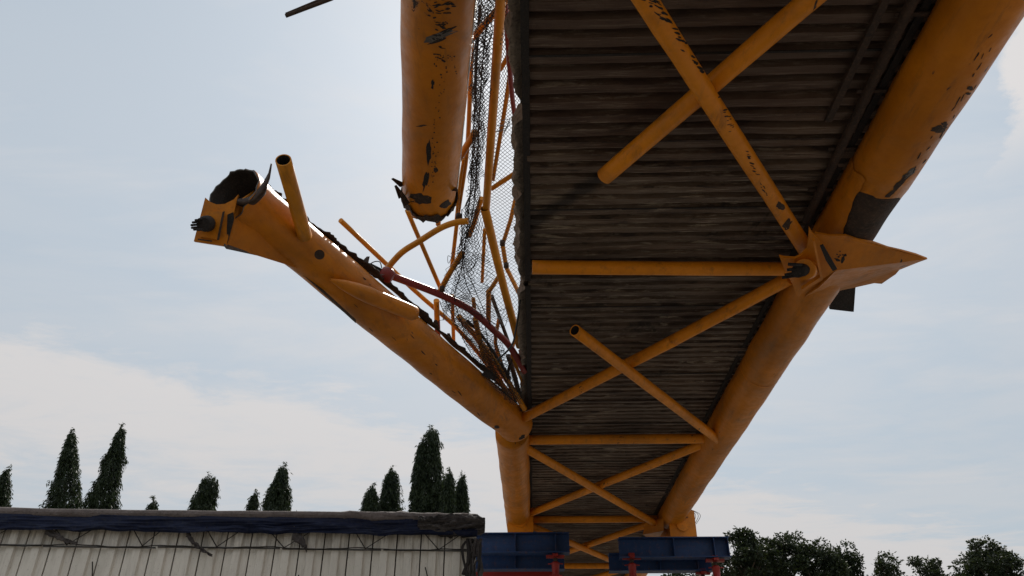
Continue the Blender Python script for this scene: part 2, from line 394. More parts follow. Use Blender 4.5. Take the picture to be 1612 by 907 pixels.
# ------------------------------------------------------------------ footbridge
ZC = CAMZ + 3.81           # chord centre height
XL, XR, RC = -0.25, 2.75, 0.24
NY = lambda k: 6.06 + 4.63 * (k - 1)
YN, YF = -8.0, 48.0
bridge = thing('footbridge', 'wrecked yellow tubular steel footbridge with rusty corrugated deck passing overhead', 'footbridge', (1.25, NY(1), 0))

# deck sheets: trapezoid corrugation, six ribs a sheet
PIT = 0.142
ZD = ZC + 0.10
def sheet_mesh(seed):
    mb = MB(); prof = []
    for r_ in range(6):
        y0 = r_ * PIT
        prof += [(y0, 0.066), (y0 + PIT * 0.28, 0.066), (y0 + PIT * 0.38, 0.0), (y0 + PIT * 0.90, 0.0)]
    prof.append((6 * PIT, 0.066)); n = len(prof); nx = 24; b = 0
    for i in range(nx + 1):
        x = i / nx * 2.68
        for (y, z) in prof:
            w = 0.012 * noise.noise(Vector((x * 1.7, y * 3.0, seed * 5.3))) + 0.006 * noise.noise(Vector((x * 6, y * 9, seed * 2.1)))
            wy = 0.010 * noise.noise(Vector((x * 1.3, y * 2, seed * 9.7 + 4)))
            mb.v.append(Vector((x, y + (wy if 0 < y < 6 * PIT else 0), z + w)))
    for i in range(nx):
        for j in range(n - 1):
            a = i * n + j; mb.face((a, a + 1, a + n + 1, a + n))
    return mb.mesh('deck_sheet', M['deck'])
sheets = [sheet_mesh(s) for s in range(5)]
k = 0; y = YN
bo = org(bridge)
rs = random.Random(3)
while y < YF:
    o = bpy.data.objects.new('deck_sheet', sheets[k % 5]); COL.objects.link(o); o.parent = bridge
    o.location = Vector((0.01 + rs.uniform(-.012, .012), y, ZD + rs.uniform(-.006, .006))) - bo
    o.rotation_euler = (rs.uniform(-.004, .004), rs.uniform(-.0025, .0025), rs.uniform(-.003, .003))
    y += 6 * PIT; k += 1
for k_ in range(0, 16):
    yy = 1.0 + k_ * 6 * PIT
    mb = MB(); mb.box((1.3, yy, ZD - .004 + .002 * math.sin(k_ * 3)), (2.55, .018, .006)); obj('lap_strip', mb, M['soot' if k_ % 2 else 'rust'], bridge)
# slab with a broken left edge
def slab_edge(y, z):
    e = -0.10 + 0.055 * noise.noise(Vector((y * 1.6, z * 3, 1))) + 0.035 * noise.noise(Vector((y * 6, z * 9, 4))) + 0.02 * noise.noise(Vector((y * 22, z * 20, 8)))
    for yc, w_, a_ in ((4.10, .10, .10), (5.05, .05, .035), (6.6, .07, .04), (8.2, .05, .03)):
        e += a_ * math.exp(-((y - yc) / w_) ** 2)
    return min(e, -0.015)
mb = MB(); z0, z1 = ZD + 0.075, ZD + 0.20
prof = [(2.62, z0), (0.0, z0), (None, z0 - 0.05), (None, z0 + .01), (None, z0 + .05), (None, z0 + .09), (None, z1), (2.62, z1)]
ny = 700; n = len(prof)
for i in range(ny + 1):
    y = 0.5 + (20 - 0.5) * i / ny
    for (x, z) in prof:
        if x is None: x = slab_edge(y, z); z = z + 0.02 * noise.noise(Vector((y * 4, z * 7, 3)))
        mb.v.append(Vector((x, y, z)))
for i in range(ny):
    for j in range(n): a = i * n + j; b = i * n + (j + 1) % n; mb.face((a, b, b + n, a + n))
obj('deck_slab', mb, M['concrete'], bridge, at=(0, 0, 0))
mb = MB(); mb.box((1.26, (YN + 0.5) / 2, ZD + 0.137), (2.72, 0.5 - YN, 0.125)); obj('deck_slab', mb, M['concrete'], bridge)
mb = MB(); mb.box((1.26, (20 + YF) / 2, ZD + 0.137), (2.72, YF - 20, 0.125))
obj('deck_slab', mb, M['concrete'], bridge)
# angle iron along both sheet edges, in lengths with gaps
def edge_angle(x, y0, y1, wob, seed, sgn):
    mb = MB(); n_ = int((y1 - y0) / 0.12)
    def pt(i, dx, dz):
        yy = y0 + (y1 - y0) * i / n_
        return Vector((x + sgn * dx + wob * noise.noise(Vector((yy * 1.3, seed, 0))) + wob * 0.5 * noise.noise(Vector((yy * 7, seed, 5))), yy, ZD - 0.012 + dz + wob * noise.noise(Vector((yy * 1.6, seed, 9)))))
    sec = [(0, 0), (0.055, 0), (0.055, 0.008), (0.009, 0.008), (0.009, 0.085), (0, 0.085)]
    for i in range(n_ + 1):
        for (dx, dz) in sec: mb.v.append(pt(i, dx, dz))
    m_ = len(sec)
    for i in range(n_):
        for j in range(m_): a = i * m_ + j; b = i * m_ + (j + 1) % m_; mb.face((a, b, b + m_, a + m_))
    obj('edge_angle', mb, M['soot'], bridge)
for j, (a, b) in enumerate([(-4, 0.9), (1.0, 6.4), (6.5, 11.8), (11.9, 20), (20.1, 40)]):
    edge_angle(-0.025, a, b, 0.012, j, 1)
    edge_angle(2.50, a, b, 0.008, j + 20, -1)
# conduit channel under the deck near the right chord
mb = MB(); a, b = (2.33, 2.2, ZD - 0.05), (2.40, 5.4, ZD - 0.05); mb.tube(line(a, b, 10), 0.035, 8, dent=0.006); obj('conduit', mb, M['rust'], bridge)
for y in (2.6, 3.25, 3.9, 4.5, 5.0):
    mb = MB(); mb.box((2.40, y, ZD - 0.03), (0.20, 0.03, 0.012)); obj('conduit_clip', mb, M['rust'], bridge)
mb = MB(); mb.box((2.20, 2.5, ZD - 0.02), (0.05, 3.4, 0.03)); obj('flat_bar', mb, M['rust'], bridge)

# chords
def arc_dent(seed): return 0.012
mb = MB(); mb.tube(line((XR, YN, ZC), (XR, 4.72, ZC), 70), RC, 40, dent=0.010, seed=2, jag1=0.09)
rc = obj('chord', mb, M['yellow_chipped'], bridge, 'thick yellow chord with scraped paint along its outer side')
mb = MB(); mb.tube(line((XR, 4.55, ZC), (XR, 6.1, ZC), 24), RC - 0.006, 40, dent=0.010, seed=2)
obj('chord', mb, M['rust'], bridge, 'dark stripped length of chord beside the torn gusset')
mb = MB(); mb.tube(line((XR, 5.75, ZC), (XR, NY(3), ZC), 90), RC, 40, dent=0.010, seed=2, jag0=0.1)
obj('chord', mb, M['yellow'], bridge)
mb = MB(); mb.tube(line((XR, NY(3) + .02, ZC), (XR, YF, ZC), 40), RC, 32, dent=0.006, seed=5); obj('chord', mb, M['yellow'], bridge)
mb = MB(); mb.tube(line((XL, NY(2) - 0.32, ZC), (XL, NY(3), ZC), 40), RC, 40, dent=0.012, seed=8); 
obj('chord', mb, M['yellow'], bridge)
mb = MB(); mb.tube(line((XL, NY(3) + .02, ZC), (XL, YF, ZC), 40), RC, 32, dent=0.006, seed=9); obj('chord', mb, M['yellow'], bridge)
# half-painted inner strip over the stripped length
mb = MB()
def strip(u, v):
    ang = R(150) + u * R(75); y = 4.6 + v * 1.35 + 0.05 * noise.noise(Vector((u * 5, v, 0))) * (1 if v in (0, 1) else 0)
    lim = R(225) + R(16) * noise.noise(Vector((y * 2.0, 3, 1))) + R(6) * noise.noise(Vector((y * 9, 3, 7)))
    ang = R(120) + u * (lim - R(120))
    return (XR + math.cos(ang) * (RC + .004), y, ZC + math.sin(ang) * (RC + .004))
mb.grid(strip, 10, 30); obj('paint_flake', mb, M['yellow_chipped'], bridge, 'yellow paint left on the inner side of the stripped chord')
# seams (welded rings) on the chords
for (x, y) in ((XR, 8.3), (XR, 12.9), (XL, 12.6), (XR, 2.2), (XR, 17.5)):
    mb = MB(); mb.tube(line((x, y, ZC), (x, y + 0.02, ZC), 1), RC + 0.006, 40, cap=False, dent=0.012, seed=2 if x > 0 else 8); obj('weld_seam', mb, M['brace'], bridge)

# braces and cross beams
ZB, ZB2 = ZC - 0.02, ZC - 0.15
RB = 0.066
def brace(a, b, r=RB, name='brace', m_='brace', open0=False, open1=False, dent=0.004, label=None, n=14):
    mb = MB()
    if open0 or open1: mb.tube(line(a, b, n), r, 20, hollow=0.012, dent=dent, mi_in=1, seed=a[0])
    else: mb.tube(line(a, b, n), r, 20, dent=dent, seed=a[0])
    return obj(name, mb, [M[m_], M['soot']], bridge, label)
b1 = brace(P(1268, 392, z=ZC - 0.14), P(985, -48, z=ZC - 0.17), 0.067, label='long yellow brace with black scrape marks')
b2 = brace(P(951, 278, z=ZC - 0.02), P(1420, -125, z=ZC - 0.02), 0.067, open0=True, label='yellow brace cut off over the deck')
brace(P(838, 421, z=ZB), P(1252, 424, z=ZB), 0.066, 'cross_beam')
brace(P(826, 657, z=ZB), P(1062, 535, z=ZB), 0.066, open0=True); brace(P(1060, 536, z=ZB), P(1243, 438, z=ZB), 0.066)
brace(P(905, 520, z=ZB2), P(1133, 694, z=ZB2), 0.063, open0=True, label='broken yellow brace with open black end')
brace((XL + .2, NY(2), ZB), (XR - .1, NY(2), ZB), 0.07, 'cross_beam')
brace((XL + .12, NY(2) + .12, ZB - .04), (XR - .25, NY(3) - .02, ZB2))
brace((XR - .12, NY(2) + .12, ZB), (XL + .28, NY(3) - .55, ZB))
for k in range(3, 9):
    brace((XL + .2, NY(k), ZB), (XR - .2, NY(k), ZB), 0.07, 'cross_beam', n=3)
    brace((XL + .15, NY(k) + .15, ZB - .04), (XR - .2, NY(k + 1) - .1, ZB2), n=3)
    brace((XR - .2, NY(k) + .15, ZB), (XL + .15, NY(k + 1) - .1, ZB), n=3)
for k in (0, -1, -2):
    brace((XL + .2, NY(k), ZB), (XR - .2, NY(k), ZB), 0.07, 'cross_beam', n=3)
brace((XL + .2, NY(-1), ZB2), (XR - .2, NY(0), ZB2), n=3)
# gusset boxes at the third node (face the camera, round plug)
def node_box(px, w, top, bot):
    y = NY(3) - .42; x = P(px, 820, y=y).x; zt = P(px, top, y=y).z; zb = P(px, bot, y=y).z
    mb = MB(); mb.box((x, y, (zt + zb) / 2), (w, 0.035, zt - zb))
    g_ = obj('gusset_plate', mb, M['yellow'], bridge)
    mb = MB(); mb.tube([(x, y - 0.02, zb + .22), (x, y - 0.055, zb + .22)], 0.115, 24); obj('plug', mb, M['yellow'], g_)
    mb = MB(); mb.box((x, y - 0.022, zt - .13), (0.24, 0.012, 0.012)); obj('weld_bead', mb, M['rust'], g_)
    mb = MB()
    mb.hull([(x + sx_ * (w / 2 - .03), y + 0.02, z) for sx_ in (-1, 1) for z in (zb + .02, zt - .05)] +
            [(x + sx_ * (w / 2 - .05), y + 1.5, z) for sx_ in (-1, 1) for z in (ZC - .1, ZC + .05)])
    for f_i in range(len(mb.sm)): mb.sm[f_i] = False
    obj('gusset_box', mb, M['yellow'], bridge)
node_box(819.5, 0.49, 796, 840)
node_box(1073.5, 0.50, 804, 846)
mb = MB(); mb.hull([(XR - .55, NY(3) + .1, ZC - .3), (XR - .2, NY(3) - .3, ZC - .32), (XR - .2, NY(3) + .8, ZC - .3), (XR - .5, NY(3), ZC - .1), (XR - .2, NY(3) - .4, ZC - .1), (XR - .2, NY(3) + .8, ZC - .1)])
obj('gusset_box', mb, M['yellow'], bridge)
# little wires by the right box
mb = MB()
for dx in (0, .05, .09):
    mb.wire(smooth_path([(XR + .33, NY(3) - .4, ZC + .06), (XR + .42 + dx, NY(3) - .4, ZC - .05), (XR + .36 + dx * .6, NY(3) - .4, ZC - .22)]), 0.006)
obj('loose_wire', mb, M['cable'], bridge)

# torn gusset at the right first node
zg = ZC - 0.30
gp = MB()
f = lambda q, dz=0.0: P(q[0], q[1], z=zg + dz)
fold0, fold1 = (1316, 426), (1460, 408)
gp.plate([f((1283, 367), .06), f((1305, 371), .05), f((1332, 371), .05), f((1352, 378), .04), f((1376, 382), .03), f((1398, 390), .02), f((1420, 395), 0), f((1442, 401), -.01), f(fold1, -.02), f(fold0, -.06)], 0.016, Vector((0, 0, 1)))
gp.plate([f(fold0, -.058), f(fold1, -.018), f((1446, 413), .0), f((1430, 418), .04), f((1416, 425), .06), f((1410, 432), .07), f((1398, 440), .09), f((1388, 447), .10), f((1376, 446), .10), f((1345, 453), .11), f((1300, 462), .12), f((1262, 470), .12), f((1290, 452), .02)], 0.016, Vector((0, 0, 1)))
sp = obj('torn_gusset', gp, M['yellow_chipped'], bridge, 'pointed sheet of torn yellow gusset sticking out past the chord')
fp = MB()
fr = lambda q, dd=0.0: P(q[0], q[1], z=zg - 0.10 + dd)
fp.plate([fr((1274, 359), .10), fr((1279, 368), .09), fr((1286, 374), .08), fr((1318, 424), .0), fr((1300, 436), -.01), fr((1262, 462), -.02), fr((1256, 470), -.02), fr((1248, 448), 0), fr((1240, 434), .0), fr((1233, 420), .02), fr((1227, 404), .05), fr((1236, 406), .05), fr((1252, 407), .04), fr((1262, 402), .05), fr((1270, 392), .06), fr((1273, 375), .08)], 0.02, Vector((0, 0, 1)))
fo = obj('gusset_plate', fp, M['yellow_chipped'], bridge, 'torn yellow node plate with bolt boss')
mb = MB(); c0, c1 = P(1272, 424, z=zg - .10), P(1266, 424, z=zg - .17); mb.tube([c0, c1], 0.085, 24); obj('boss', mb, M['yellow_chipped'], fo)
mb = MB(); mb.tube([P(1268, 424, z=zg - .15), P(1256, 427, z=zg - .21)], 0.055, 16, dent=.006); obj('bolt_core', mb, M['soot'], fo)
for (ax, ay, bx, by) in ((1262, 417, 1241, 416), (1260, 423, 1239, 425), (1258, 429, 1235, 433), (1262, 433, 1231, 437)):
    mb = MB(); mb.tube([P(ax, ay, z=zg - .19), P(bx, by, z=zg - .19)], 0.013, 8); obj('bolt', mb, M['soot'], fo)
mb = MB(); mb.plate([fr((1291, 388), -.03), fr((1296, 386), -.03), fr((1318, 424), -.06), fr((1311, 427), -.06), fr((1300, 410), -.05)], 0.012, Vector((0, 0, 1))); obj('slot', mb, M['soot'], fo)
mb = MB(); mb.plate([fr((1280, 380), -.03), fr((1283, 380), -.03), fr((1296, 440), -.06), fr((1265, 458), -.06), fr((1262, 456), -.06), fr((1291, 437), -.06)], 0.03, Vector((0, 0, 1))); obj('rib', mb, M['yellow_chipped'], fo)
# dark angle plate hanging outside the chord
q = [P(1318, 448, z=ZC + .14), P(1344, 448, z=ZC + .14), P(1341, 491, z=ZC + .02), P(1306, 487, z=ZC + .02)]
mb = MB(); mb.plate(q, 0.03, Vector((0, .3, 1)).normalized()); mb.plate([q[1], q[1] + Vector((.02, 0, 0)), q[2] + Vector((.02, 0, 0)), q[2]], 0.08, Vector((0, 0, 1))); obj('hanger_plate', mb, M['soot'], bridge, 'dark rusty plate hanging beyond the right chord')

# the torn left chord, swung out from the second node
path = smooth_path([P(813, 670, z=ZC), P(790, 651, z=ZC), P(720, 594, z=ZC), P(585, 481, z=ZC), P(480, 393, z=ZC), P(402, 333, z=ZC), P(365, 307, z=ZC)], 14)
rcl = []
for i in range(len(path)):
    t_ = i / (len(path) - 1) * 6
    rcl.append(RC * float(np.interp(t_, [0, 2, 3, 4, 5, 6], [1, 1, .96, .88, .96, 1.17])))
def endshape(t, ang):
    return 1.0 + (0.10 * math.cos(2 * ang + 0.6) if t > 0.93 else 0.0) * min(1, (t - 0.93) / 0.07)
mb = MB(); mb.tube(path, rcl, 48, hollow=0.014, mi_in=1, mi_rim=2, dent=0.010, seed=3, jag1=0.04, rad=endshape)
sw = obj('broken_chord', mb, [M['yellow'], M['soot'], M['torn']], bridge, 'thick yellow chord torn loose and swung out to the left, its end open')
E = path[-1]; tdir = (path[-12] - path[-1]).normalized()
# curled lip at the mouth
mb = MB()
def lip(u, v):
    px = 372 + 46 * u; cx = P(px, 322 - 8 * u + 10 * math.sin(u * 3.1) - (46 * u * u) * 0.2, d=6.05)
    top = P(px + 2 + 6 * u * v, (322 - 8 * u) - (10 + 40 * u * u) * v * (1 if u < .96 else 1.15) + 6 * math.sin(u * 3), d=6.02 - .12 * math.sin(v * 3.1))
    return cx.lerp(top, v)
mb.grid(lip, 14, 8); o = obj('torn_lip', mb, M['rust'], sw); o.modifiers.new('s', 'SOLIDIFY').thickness = 0.012
# node box at the mouth
A, B, C_, D = P(323, 311, d=5.98), P(305, 380, d=5.92), P(356, 388, d=5.95), P(375, 306, d=6.0)
nb = (B - A).cross(D - A).normalized()
if nb.dot(ray(340, 350)) > 0: pass
else: nb = -nb
mb = MB(); mb.plate([A, B, C_, D, P(368, 314, d=5.99), P(354, 321, d=5.985), P(341, 322, d=5.98), P(331, 318, d=5.98)], 0.03, nb); gpl = obj('gusset_plate', mb, M['yellow'], sw)
mb = MB(); mb.plate([P(326, 334, d=5.965), P(316, 374, d=5.93), P(343, 378, d=5.94), P(352, 334, d=5.96)], -0.022, nb); obj('cover_plate', mb, M['yellow'], gpl)
mb = MB(); mb.plate([P(351, 334, d=5.93), P(354, 333, d=5.93), P(345, 378, d=5.91), P(342, 378, d=5.91)], -0.01, nb); mb.plate([P(312, 376, d=5.905), P(334, 379, d=5.905), P(334, 381, d=5.905), P(312, 378, d=5.905)], -.01, nb); obj('weld_bead', mb, M['rust'], gpl)
hc = P(327, 352, d=5.93); hl = P(320, 353, d=5.78)
mb = MB(); mb.tube([hc, hc.lerp(hl, .5), hl], [0.062, 0.062, 0.05], 20, dent=.004); hub = obj('boss', mb, M['soot'], gpl)
for i in range(7):
    a_ = R(95 + i * 30); off = Vector((math.cos(a_) * .05, 0, math.sin(a_) * .05))
    mb = MB(); mb.tube([hl + off, hl + off + (P(309, 354, d=5.70) - hl) * .75], 0.009, 8); obj('bolt', mb, M['soot'], gpl)
# flared box behind the plate, tapering into the tube
mb = MB(); mb.hull([P(366, 322, d=6.02), P(358, 388, d=5.98), P(382, 314, d=6.07), P(456, 413, d=6.75), P(500, 432, d=7.0), P(445, 330, d=6.45), P(400, 300, d=6.35), P(375, 380, d=6.35), P(460, 400, d=7.0)])
gx = obj('gusset_box', mb, M['yellow'], sw)
mb = MB(); mb.plate([P(358, 338, d=5.97), P(367, 334, d=5.97), P(368, 345, d=5.97), P(359, 378, d=5.955), P(357, 384, d=5.955), P(357, 360, d=5.96)], 0.012, nb); obj('slot', mb, M['soot'], gx)
mb = MB(); mb.plate([P(352, 387, d=5.93), P(456, 411, d=6.74), P(458, 414, d=6.74), P(356, 392, d=5.93)], 0.02, Vector((0, 0, 1))); mb.plate([P(456, 411, d=6.74), P(560, 506, d=7.35), P(560, 509, d=7.35), P(457, 415, d=6.74)], 0.02, Vector((0, 0, 1))); obj('rim_bar', mb, M['torn'], gx)
# stub brace, trough cover, hole
mb = MB(); mb.tube(line(P(480, 372, d=6.5), P(446, 252, d=5.72), 8), 0.060, 24, hollow=0.009, mi_in=1); obj('stub_brace', mb, [M['yellow_thin'], M['soot']], sw)
i0 = min(range(len(path)), key=lambda i: (path[i] - P(645, 520, z=ZC)).length); i1 = min(range(len(path)), key=lambda i: (path[i] - P(520, 430, z=ZC)).length)
a, b = P(652, 494, d=7.75), P(520, 440, d=6.85)
mb = MB(); mb.tube(line(a, b, 14), [0.075, 0.078, 0.08, 0.08, 0.08, 0.08, 0.08, .08, .08, .075, .07, .06, .05, .03, .01], 20, hollow=0.006, mi_in=1, jag0=.03); obj('half_pipe_cover', mb, [M['yellow'], M['soot']], sw)
mb = MB(); c_ = P(503, 401, d=6.62); mb.tube([c_, c_ - ray(503, 401) * .03], 0.043, 20); obj('hole_disc', mb, M['rust'], sw)  # dark disc painted in place of the hole's shade
# ragged flange along the upper side of the swung chord
mb = MB()
fl = [(412, 296), (440, 318), (496, 364), (530, 390), (575, 424), (616, 457), (656, 494), (700, 533), (750, 577), (800, 619), (822, 640)]
flp = smooth_path([P(x, y, z=ZC + .20) for x, y in fl], 8)
def flange(u, v):
    i = u * (len(flp) - 1); i0 = min(int(i), len(flp) - 2); p = flp[i0].lerp(flp[i0 + 1], i - i0)
    w_ = 0.075 + 0.05 * noise.noise(Vector((u * 14, 0, 2))) + 0.035 * noise.noise(Vector((u * 60, 0, 5)))
    t = (flp[i0 + 1] - flp[i0]).normalized(); sdv = Vector((t.y, -t.x, 0)); sdv = sdv if sdv.x > 0 else -sdv
    return p + sdv * (v * max(w_, .01) + .0) + Vector((0, 0, 0.05 * (v - .5) * noise.noise(Vector((u * 20, v, 8)))))
mb.grid(flange, 220, 3); o = obj('ragged_flange', mb, M['rust'], sw); o.modifiers.new('s', 'SOLIDIFY').thickness = 0.012
for q in range(16):
    u = 0.10 + 0.055 * q; p = flange(u, .3); r1 = random.Random(q)
    mb = MB(); d_ = Vector((r1.uniform(-1, 1), r1.uniform(-.5, .5), r1.uniform(-.3, .8))).normalized() * r1.uniform(.05, .13)
    mb.plate([p, p + Vector((.07 * r1.random() + .02, .03, 0)), p + d_ + Vector((.03, 0, 0)), p + d_], 0.006); obj('metal_shred', mb, M['rust' if q % 3 else 'torn'], sw)

# near half of the left chord, kinked outwards and hanging
pa, pb = P(690, -330, z=CAMZ + 4.20), P(676, 311, z=CAMZ + 4.30)
mid = P(690, 20, z=CAMZ + 4.22); m2 = P(681, 240, z=CAMZ + 4.28)
q0, q1 = P(690, 0, z=CAMZ + 4.21), pb
pth = line(q0 + (q0 - q1) * .75, q1, 72)
mb = MB(); mb.tube(pth, [RC + .005] * (len(pth) - 12) + [RC + .005 - .0008 * i for i in range(12)], 56, hollow=0.014, mi_in=1, mi_rim=2, dent=0.012, seed=14, jag1=0.17)
hc_ = obj('broken_chord', mb, [M['yellow_chipped'], M['soot'], M['rust']], bridge, 'short thick yellow chord stump ending in torn blackened metal')
endp = pth[-1]; td = (pth[-1] - pth[-8]).normalized(); sdv = td.cross(Vector((0, 0, 1))).normalized(); upv = sdv.cross(td)
# blackened shredded skirt at the torn end
mb = MB(); ns = 64
for k in range(ns):
    for j in range(5):
        ang = 2 * math.pi * k / ns; low = max(0, -math.sin(ang))
        ext = (0.02 + 0.16 * low * (0.25 + 0.9 * noise.noise(Vector((math.cos(ang) * 3, math.sin(ang) * 3, 5)))) + 0.05 * noise.noise(Vector((math.cos(ang) * 14, math.sin(ang) * 14, 1)))) * j / 4
        st = -0.05 + 0.10 * noise.noise(Vector((math.cos(ang) * 2.4, math.sin(ang) * 2.4, 12))) + .08 * noise.noise(Vector((math.cos(ang) * 9, math.sin(ang) * 9, 2)))
        rr_ = RC * (0.93 + .015) + (0.012 if j < 3 else -0.01 * (j - 2)) * 1.0
        ax = (st * (1 - j / 4) + ext)
        mb.v.append(endp + td * ax + (sdv * math.cos(ang) + upv * math.sin(ang)) * (rr_ + 0.018 - .01 * j / 4))
for k in range(ns):
    for j in range(4):
        a = k * 5 + j; b = ((k + 1) % ns) * 5 + j; mb.face((a, b, b + 1, a + 1), 0, False)
o = obj('torn_skirt', mb, M['rust'], hc_); o.modifiers.new('s', 'SOLIDIFY').thickness = 0.006
for (px, py, qx, qy) in ((634, 292, 617, 281), (632, 310, 622, 292), (712, 296, 720, 300), (714, 285, 716, 268), (640, 322, 630, 300)):
    p, q_ = P(px, py, d=6.75), P(qx, qy, d=6.6); w_ = Vector((.02, .02, .035))
    mb = MB(); mb.plate([p - w_, p + w_, q_ + w_ * .3, q_ - w_ * .3], 0.006); obj('metal_shred', mb, M['rust'], hc_)
# added pale strip on its right side, sunlit edge put into its colour
mb = MB()
def lit_edge(u, v):
    i = min(int(u * .96 * (len(pth) - 1)), len(pth) - 2); p = pth[i].lerp(pth[i + 1], u * .96 * (len(pth) - 1) - i)
    t = (pth[i + 1] - pth[i]).normalized(); s_ = t.cross(Vector((0, 0, 1))).normalized(); s_ = s_ if s_.x > 0 else -s_
    w_ = .02 + .012 * noise.noise(Vector((u * 18, 1, 1)))
    return p + s_ * (RC + .004 + .010 * v) + Vector((0, 0, -.03 + v * .04 + w_ * v))
mb.grid(lit_edge, 80, 2); o = obj('sunlit_strip', mb, M['sunlit_edge'], hc_); o.modifiers.new('s', 'SOLIDIFY').thickness = 0.008

# loose bent bar at top left, still fixed to the stump out of view
mb = MB(); mb.tube([P(450, 25, d=5.4), P(522, -2, d=5.35), P(600, -45, d=5.2), P(660, -60, d=5.0)], [.016, .016, .016, .016], 6); mb.tube([P(450, 22, d=5.4), P(498, 2, d=5.37), P(520, -4, d=5.35)], 0.010, 6)
tag(obj('twisted_bar', mb, M['rust'], at=P(450, 25, d=5.4)), 'short dark twisted steel bar poking in beside the yellow stump at top left', 'steel bar')

# scrapes and bare patches, laid on the painted surfaces they belong to
from mathutils.bvhtree import BVHTree
def on_surface(o):
    w = Vector((0, 0, 0)); q = o
    while q is not None: w += q.location; q = q.parent
    return BVHTree.FromPolygons([v.co + w for v in o.data.vertices], [p.vertices[:] for p in o.data.polygons])
def patch(mb, tree, px, py, rx, ry, rot=0.0, seed=0, jag=.45, ns=16):
    c, s_ = math.cos(R(rot)), math.sin(R(rot)); rings = []
    for ring in (0.0, .5, 1.0):
        row = []
        for k in range(ns if ring else 1):
            a = 2 * math.pi * k / ns
            q = ring * (1 + jag * (noise.noise(Vector((math.cos(a) * 1.7, math.sin(a) * 1.7, seed * 3.7))) * 1.3 + noise.noise(Vector((math.cos(a) * 5, math.sin(a) * 5, seed * 1.9))) * .8))
            x, y = math.cos(a) * rx * q, math.sin(a) * ry * q
            d = ray(px + x * c - y * s_, py + x * s_ + y * c).normalized(); h = tree.ray_cast(CO, d)
            if h[0] is None: return
            row.append(h[0] + h[1] * (.0022 if h[1].dot(d) < 0 else -.0022))
        rings.append(row)
    b = len(mb.v); mb.v += rings[0] + rings[1] + rings[2]
    for k in range(ns):
        k2 = (k + 1) % ns; mb.face((b, b + 1 + k, b + 1 + k2)); mb.face((b + 1 + k, b + 1 + ns + k, b + 1 + ns + k2, b + 1 + k2))
def scar(o, px, py, rx, ry, rot=0.0, seed=0, m_='rust', **k):
    mb = MB(); patch(mb, on_surface(o), px, py, rx, ry, rot, seed, **k)
    if mb.v: obj('bare_patch', mb, M[m_], o)
def dashes(o, pts, n, ln, wd, rot, spread, seed, m_='soot'):
    """many tiny scratches in a trail"""
    mb = MB(); t = on_surface(o); r_ = random.Random(seed); q = [Vector((x, y, 0)) for x, y in pts]
    for i in range(n):
        u = (i + r_.random()) / n * (len(q) - 1); i0 = min(int(u), len(q) - 2); p = q[i0].lerp(q[i0 + 1], u - i0)
        patch(mb, t, p.x + r_.gauss(0, spread), p.y + r_.gauss(0, spread), ln * r_.uniform(.5, 1.4), wd * r_.uniform(.6, 1.3), rot + r_.uniform(-12, 12), i, ns=8)
    if mb.v: obj('scratches', mb, M[m_], o, kind='stuff')
scar(b1, 1228, 324, 8, 6, 30, 1); scar(b1, 1240, 353, 9, 6, -50, 2); scar(b1, 1112, 110, 16, 4.5, 55, 3, 'soot')
dashes(b1, [(1022, -5), (1045, 25), (1075, 60), (1100, 90), (1132, 132)], 80, 5, 1.3, 25, 5, 5)
dashes(b1, [(1092, 85), (1122, 128)], 40, 4, 2.4, 40, 3, 6)
dashes(b1, [(1132, 135), (1152, 210)], 18, 3.2, 1.1, -12, 2.0, 7); dashes(b1, [(1175, 238), (1192, 276)], 14, 2.6, 1.0, 20, 2.0, 8); dashes(b1, [(1198, 288), (1206, 306)], 8, 2, .9, 60, 1.5, 9)
scar(rc, 1477, 203, 13, 5.5, -12, 11); scar(rc, 1487, 196, 6, 5, 10, 12); scar(rc, 1527, 138, 5, 4, 0, 13); scar(rc, 1524, 147, 4, 2, 0, 14)
scar(rc, 1420, 285, 24, 5, -45, 15); scar(rc, 1432, 272, 14, 4, -35, 16, 'torn'); scar(rc, 1384, 324, 8, 5, 0, 17, 'torn'); scar(rc, 1402, 305, 12, 3, -38, 18)
dashes(rc, [(1560, 60), (1500, 190), (1440, 280)], 26, 6, .9, -55, 9, 19)
scar(sp, 1318, 409, 5, 2.2, 20, 21, 'soot'); scar(sp, 1327, 408, 2.5, 6, 20, 22, 'soot'); dashes(sp, [(1312, 398), (1335, 400)], 9, 2, 1.2, 10, 4, 23)
scar(hc_, 694, 56, 24, 7, -22, 31, 'torn'); scar(hc_, 699, 50, 19, 2.4, -24, 32, 'soot'); scar(hc_, 690, 64, 16, 2, -20, 33, 'soot')
dashes(hc_, [(688, 0), (712, 14)], 24, 5, 1.2, -10, 6, 34); dashes(hc_, [(690, 22), (690, 90)], 20, 4, 1.2, 10, 4, 35)
dashes(hc_, [(708, 88), (690, 160), (684, 240), (678, 290)], 46, 1.2, 1.0, 0, 3.0, 36); dashes(hc_, [(684, 104), (690, 88), (710, 86), (720, 120)], 18, 1.2, 1.0, 0, 2, 37)
scar(hc_, 675, 240, 4, 18, 3, 38, 'soot'); scar(hc_, 670, 285, 4, 16, 14, 39, 'soot'); scar(hc_, 662, 312, 16, 10, 10, 40, 'rust'); scar(hc_, 640, 316, 7, 14, -20, 41, 'soot'); scar(hc_, 686, 268, 3, 4, 0, 42); scar(hc_, 681, 132, 2.4, 8, 4, 43, 'soot'); scar(hc_, 664, 198, 9, 1.3, -10, 44); scar(hc_, 700, 322, 10, 5, -30, 45)
dashes(sw, [(560, 478), (640, 540), (700, 600), (780, 680)], 12, 4, .6, 40, 7, 51); dashes(sw, [(560, 430), (600, 470), (640, 500)], 12, 4, .7, 42, 5, 52)
scar(sw, 782, 672, 4, 2.5, 0, 53); scar(sw, 822, 688, 6, 3, -40, 54, 'soot')

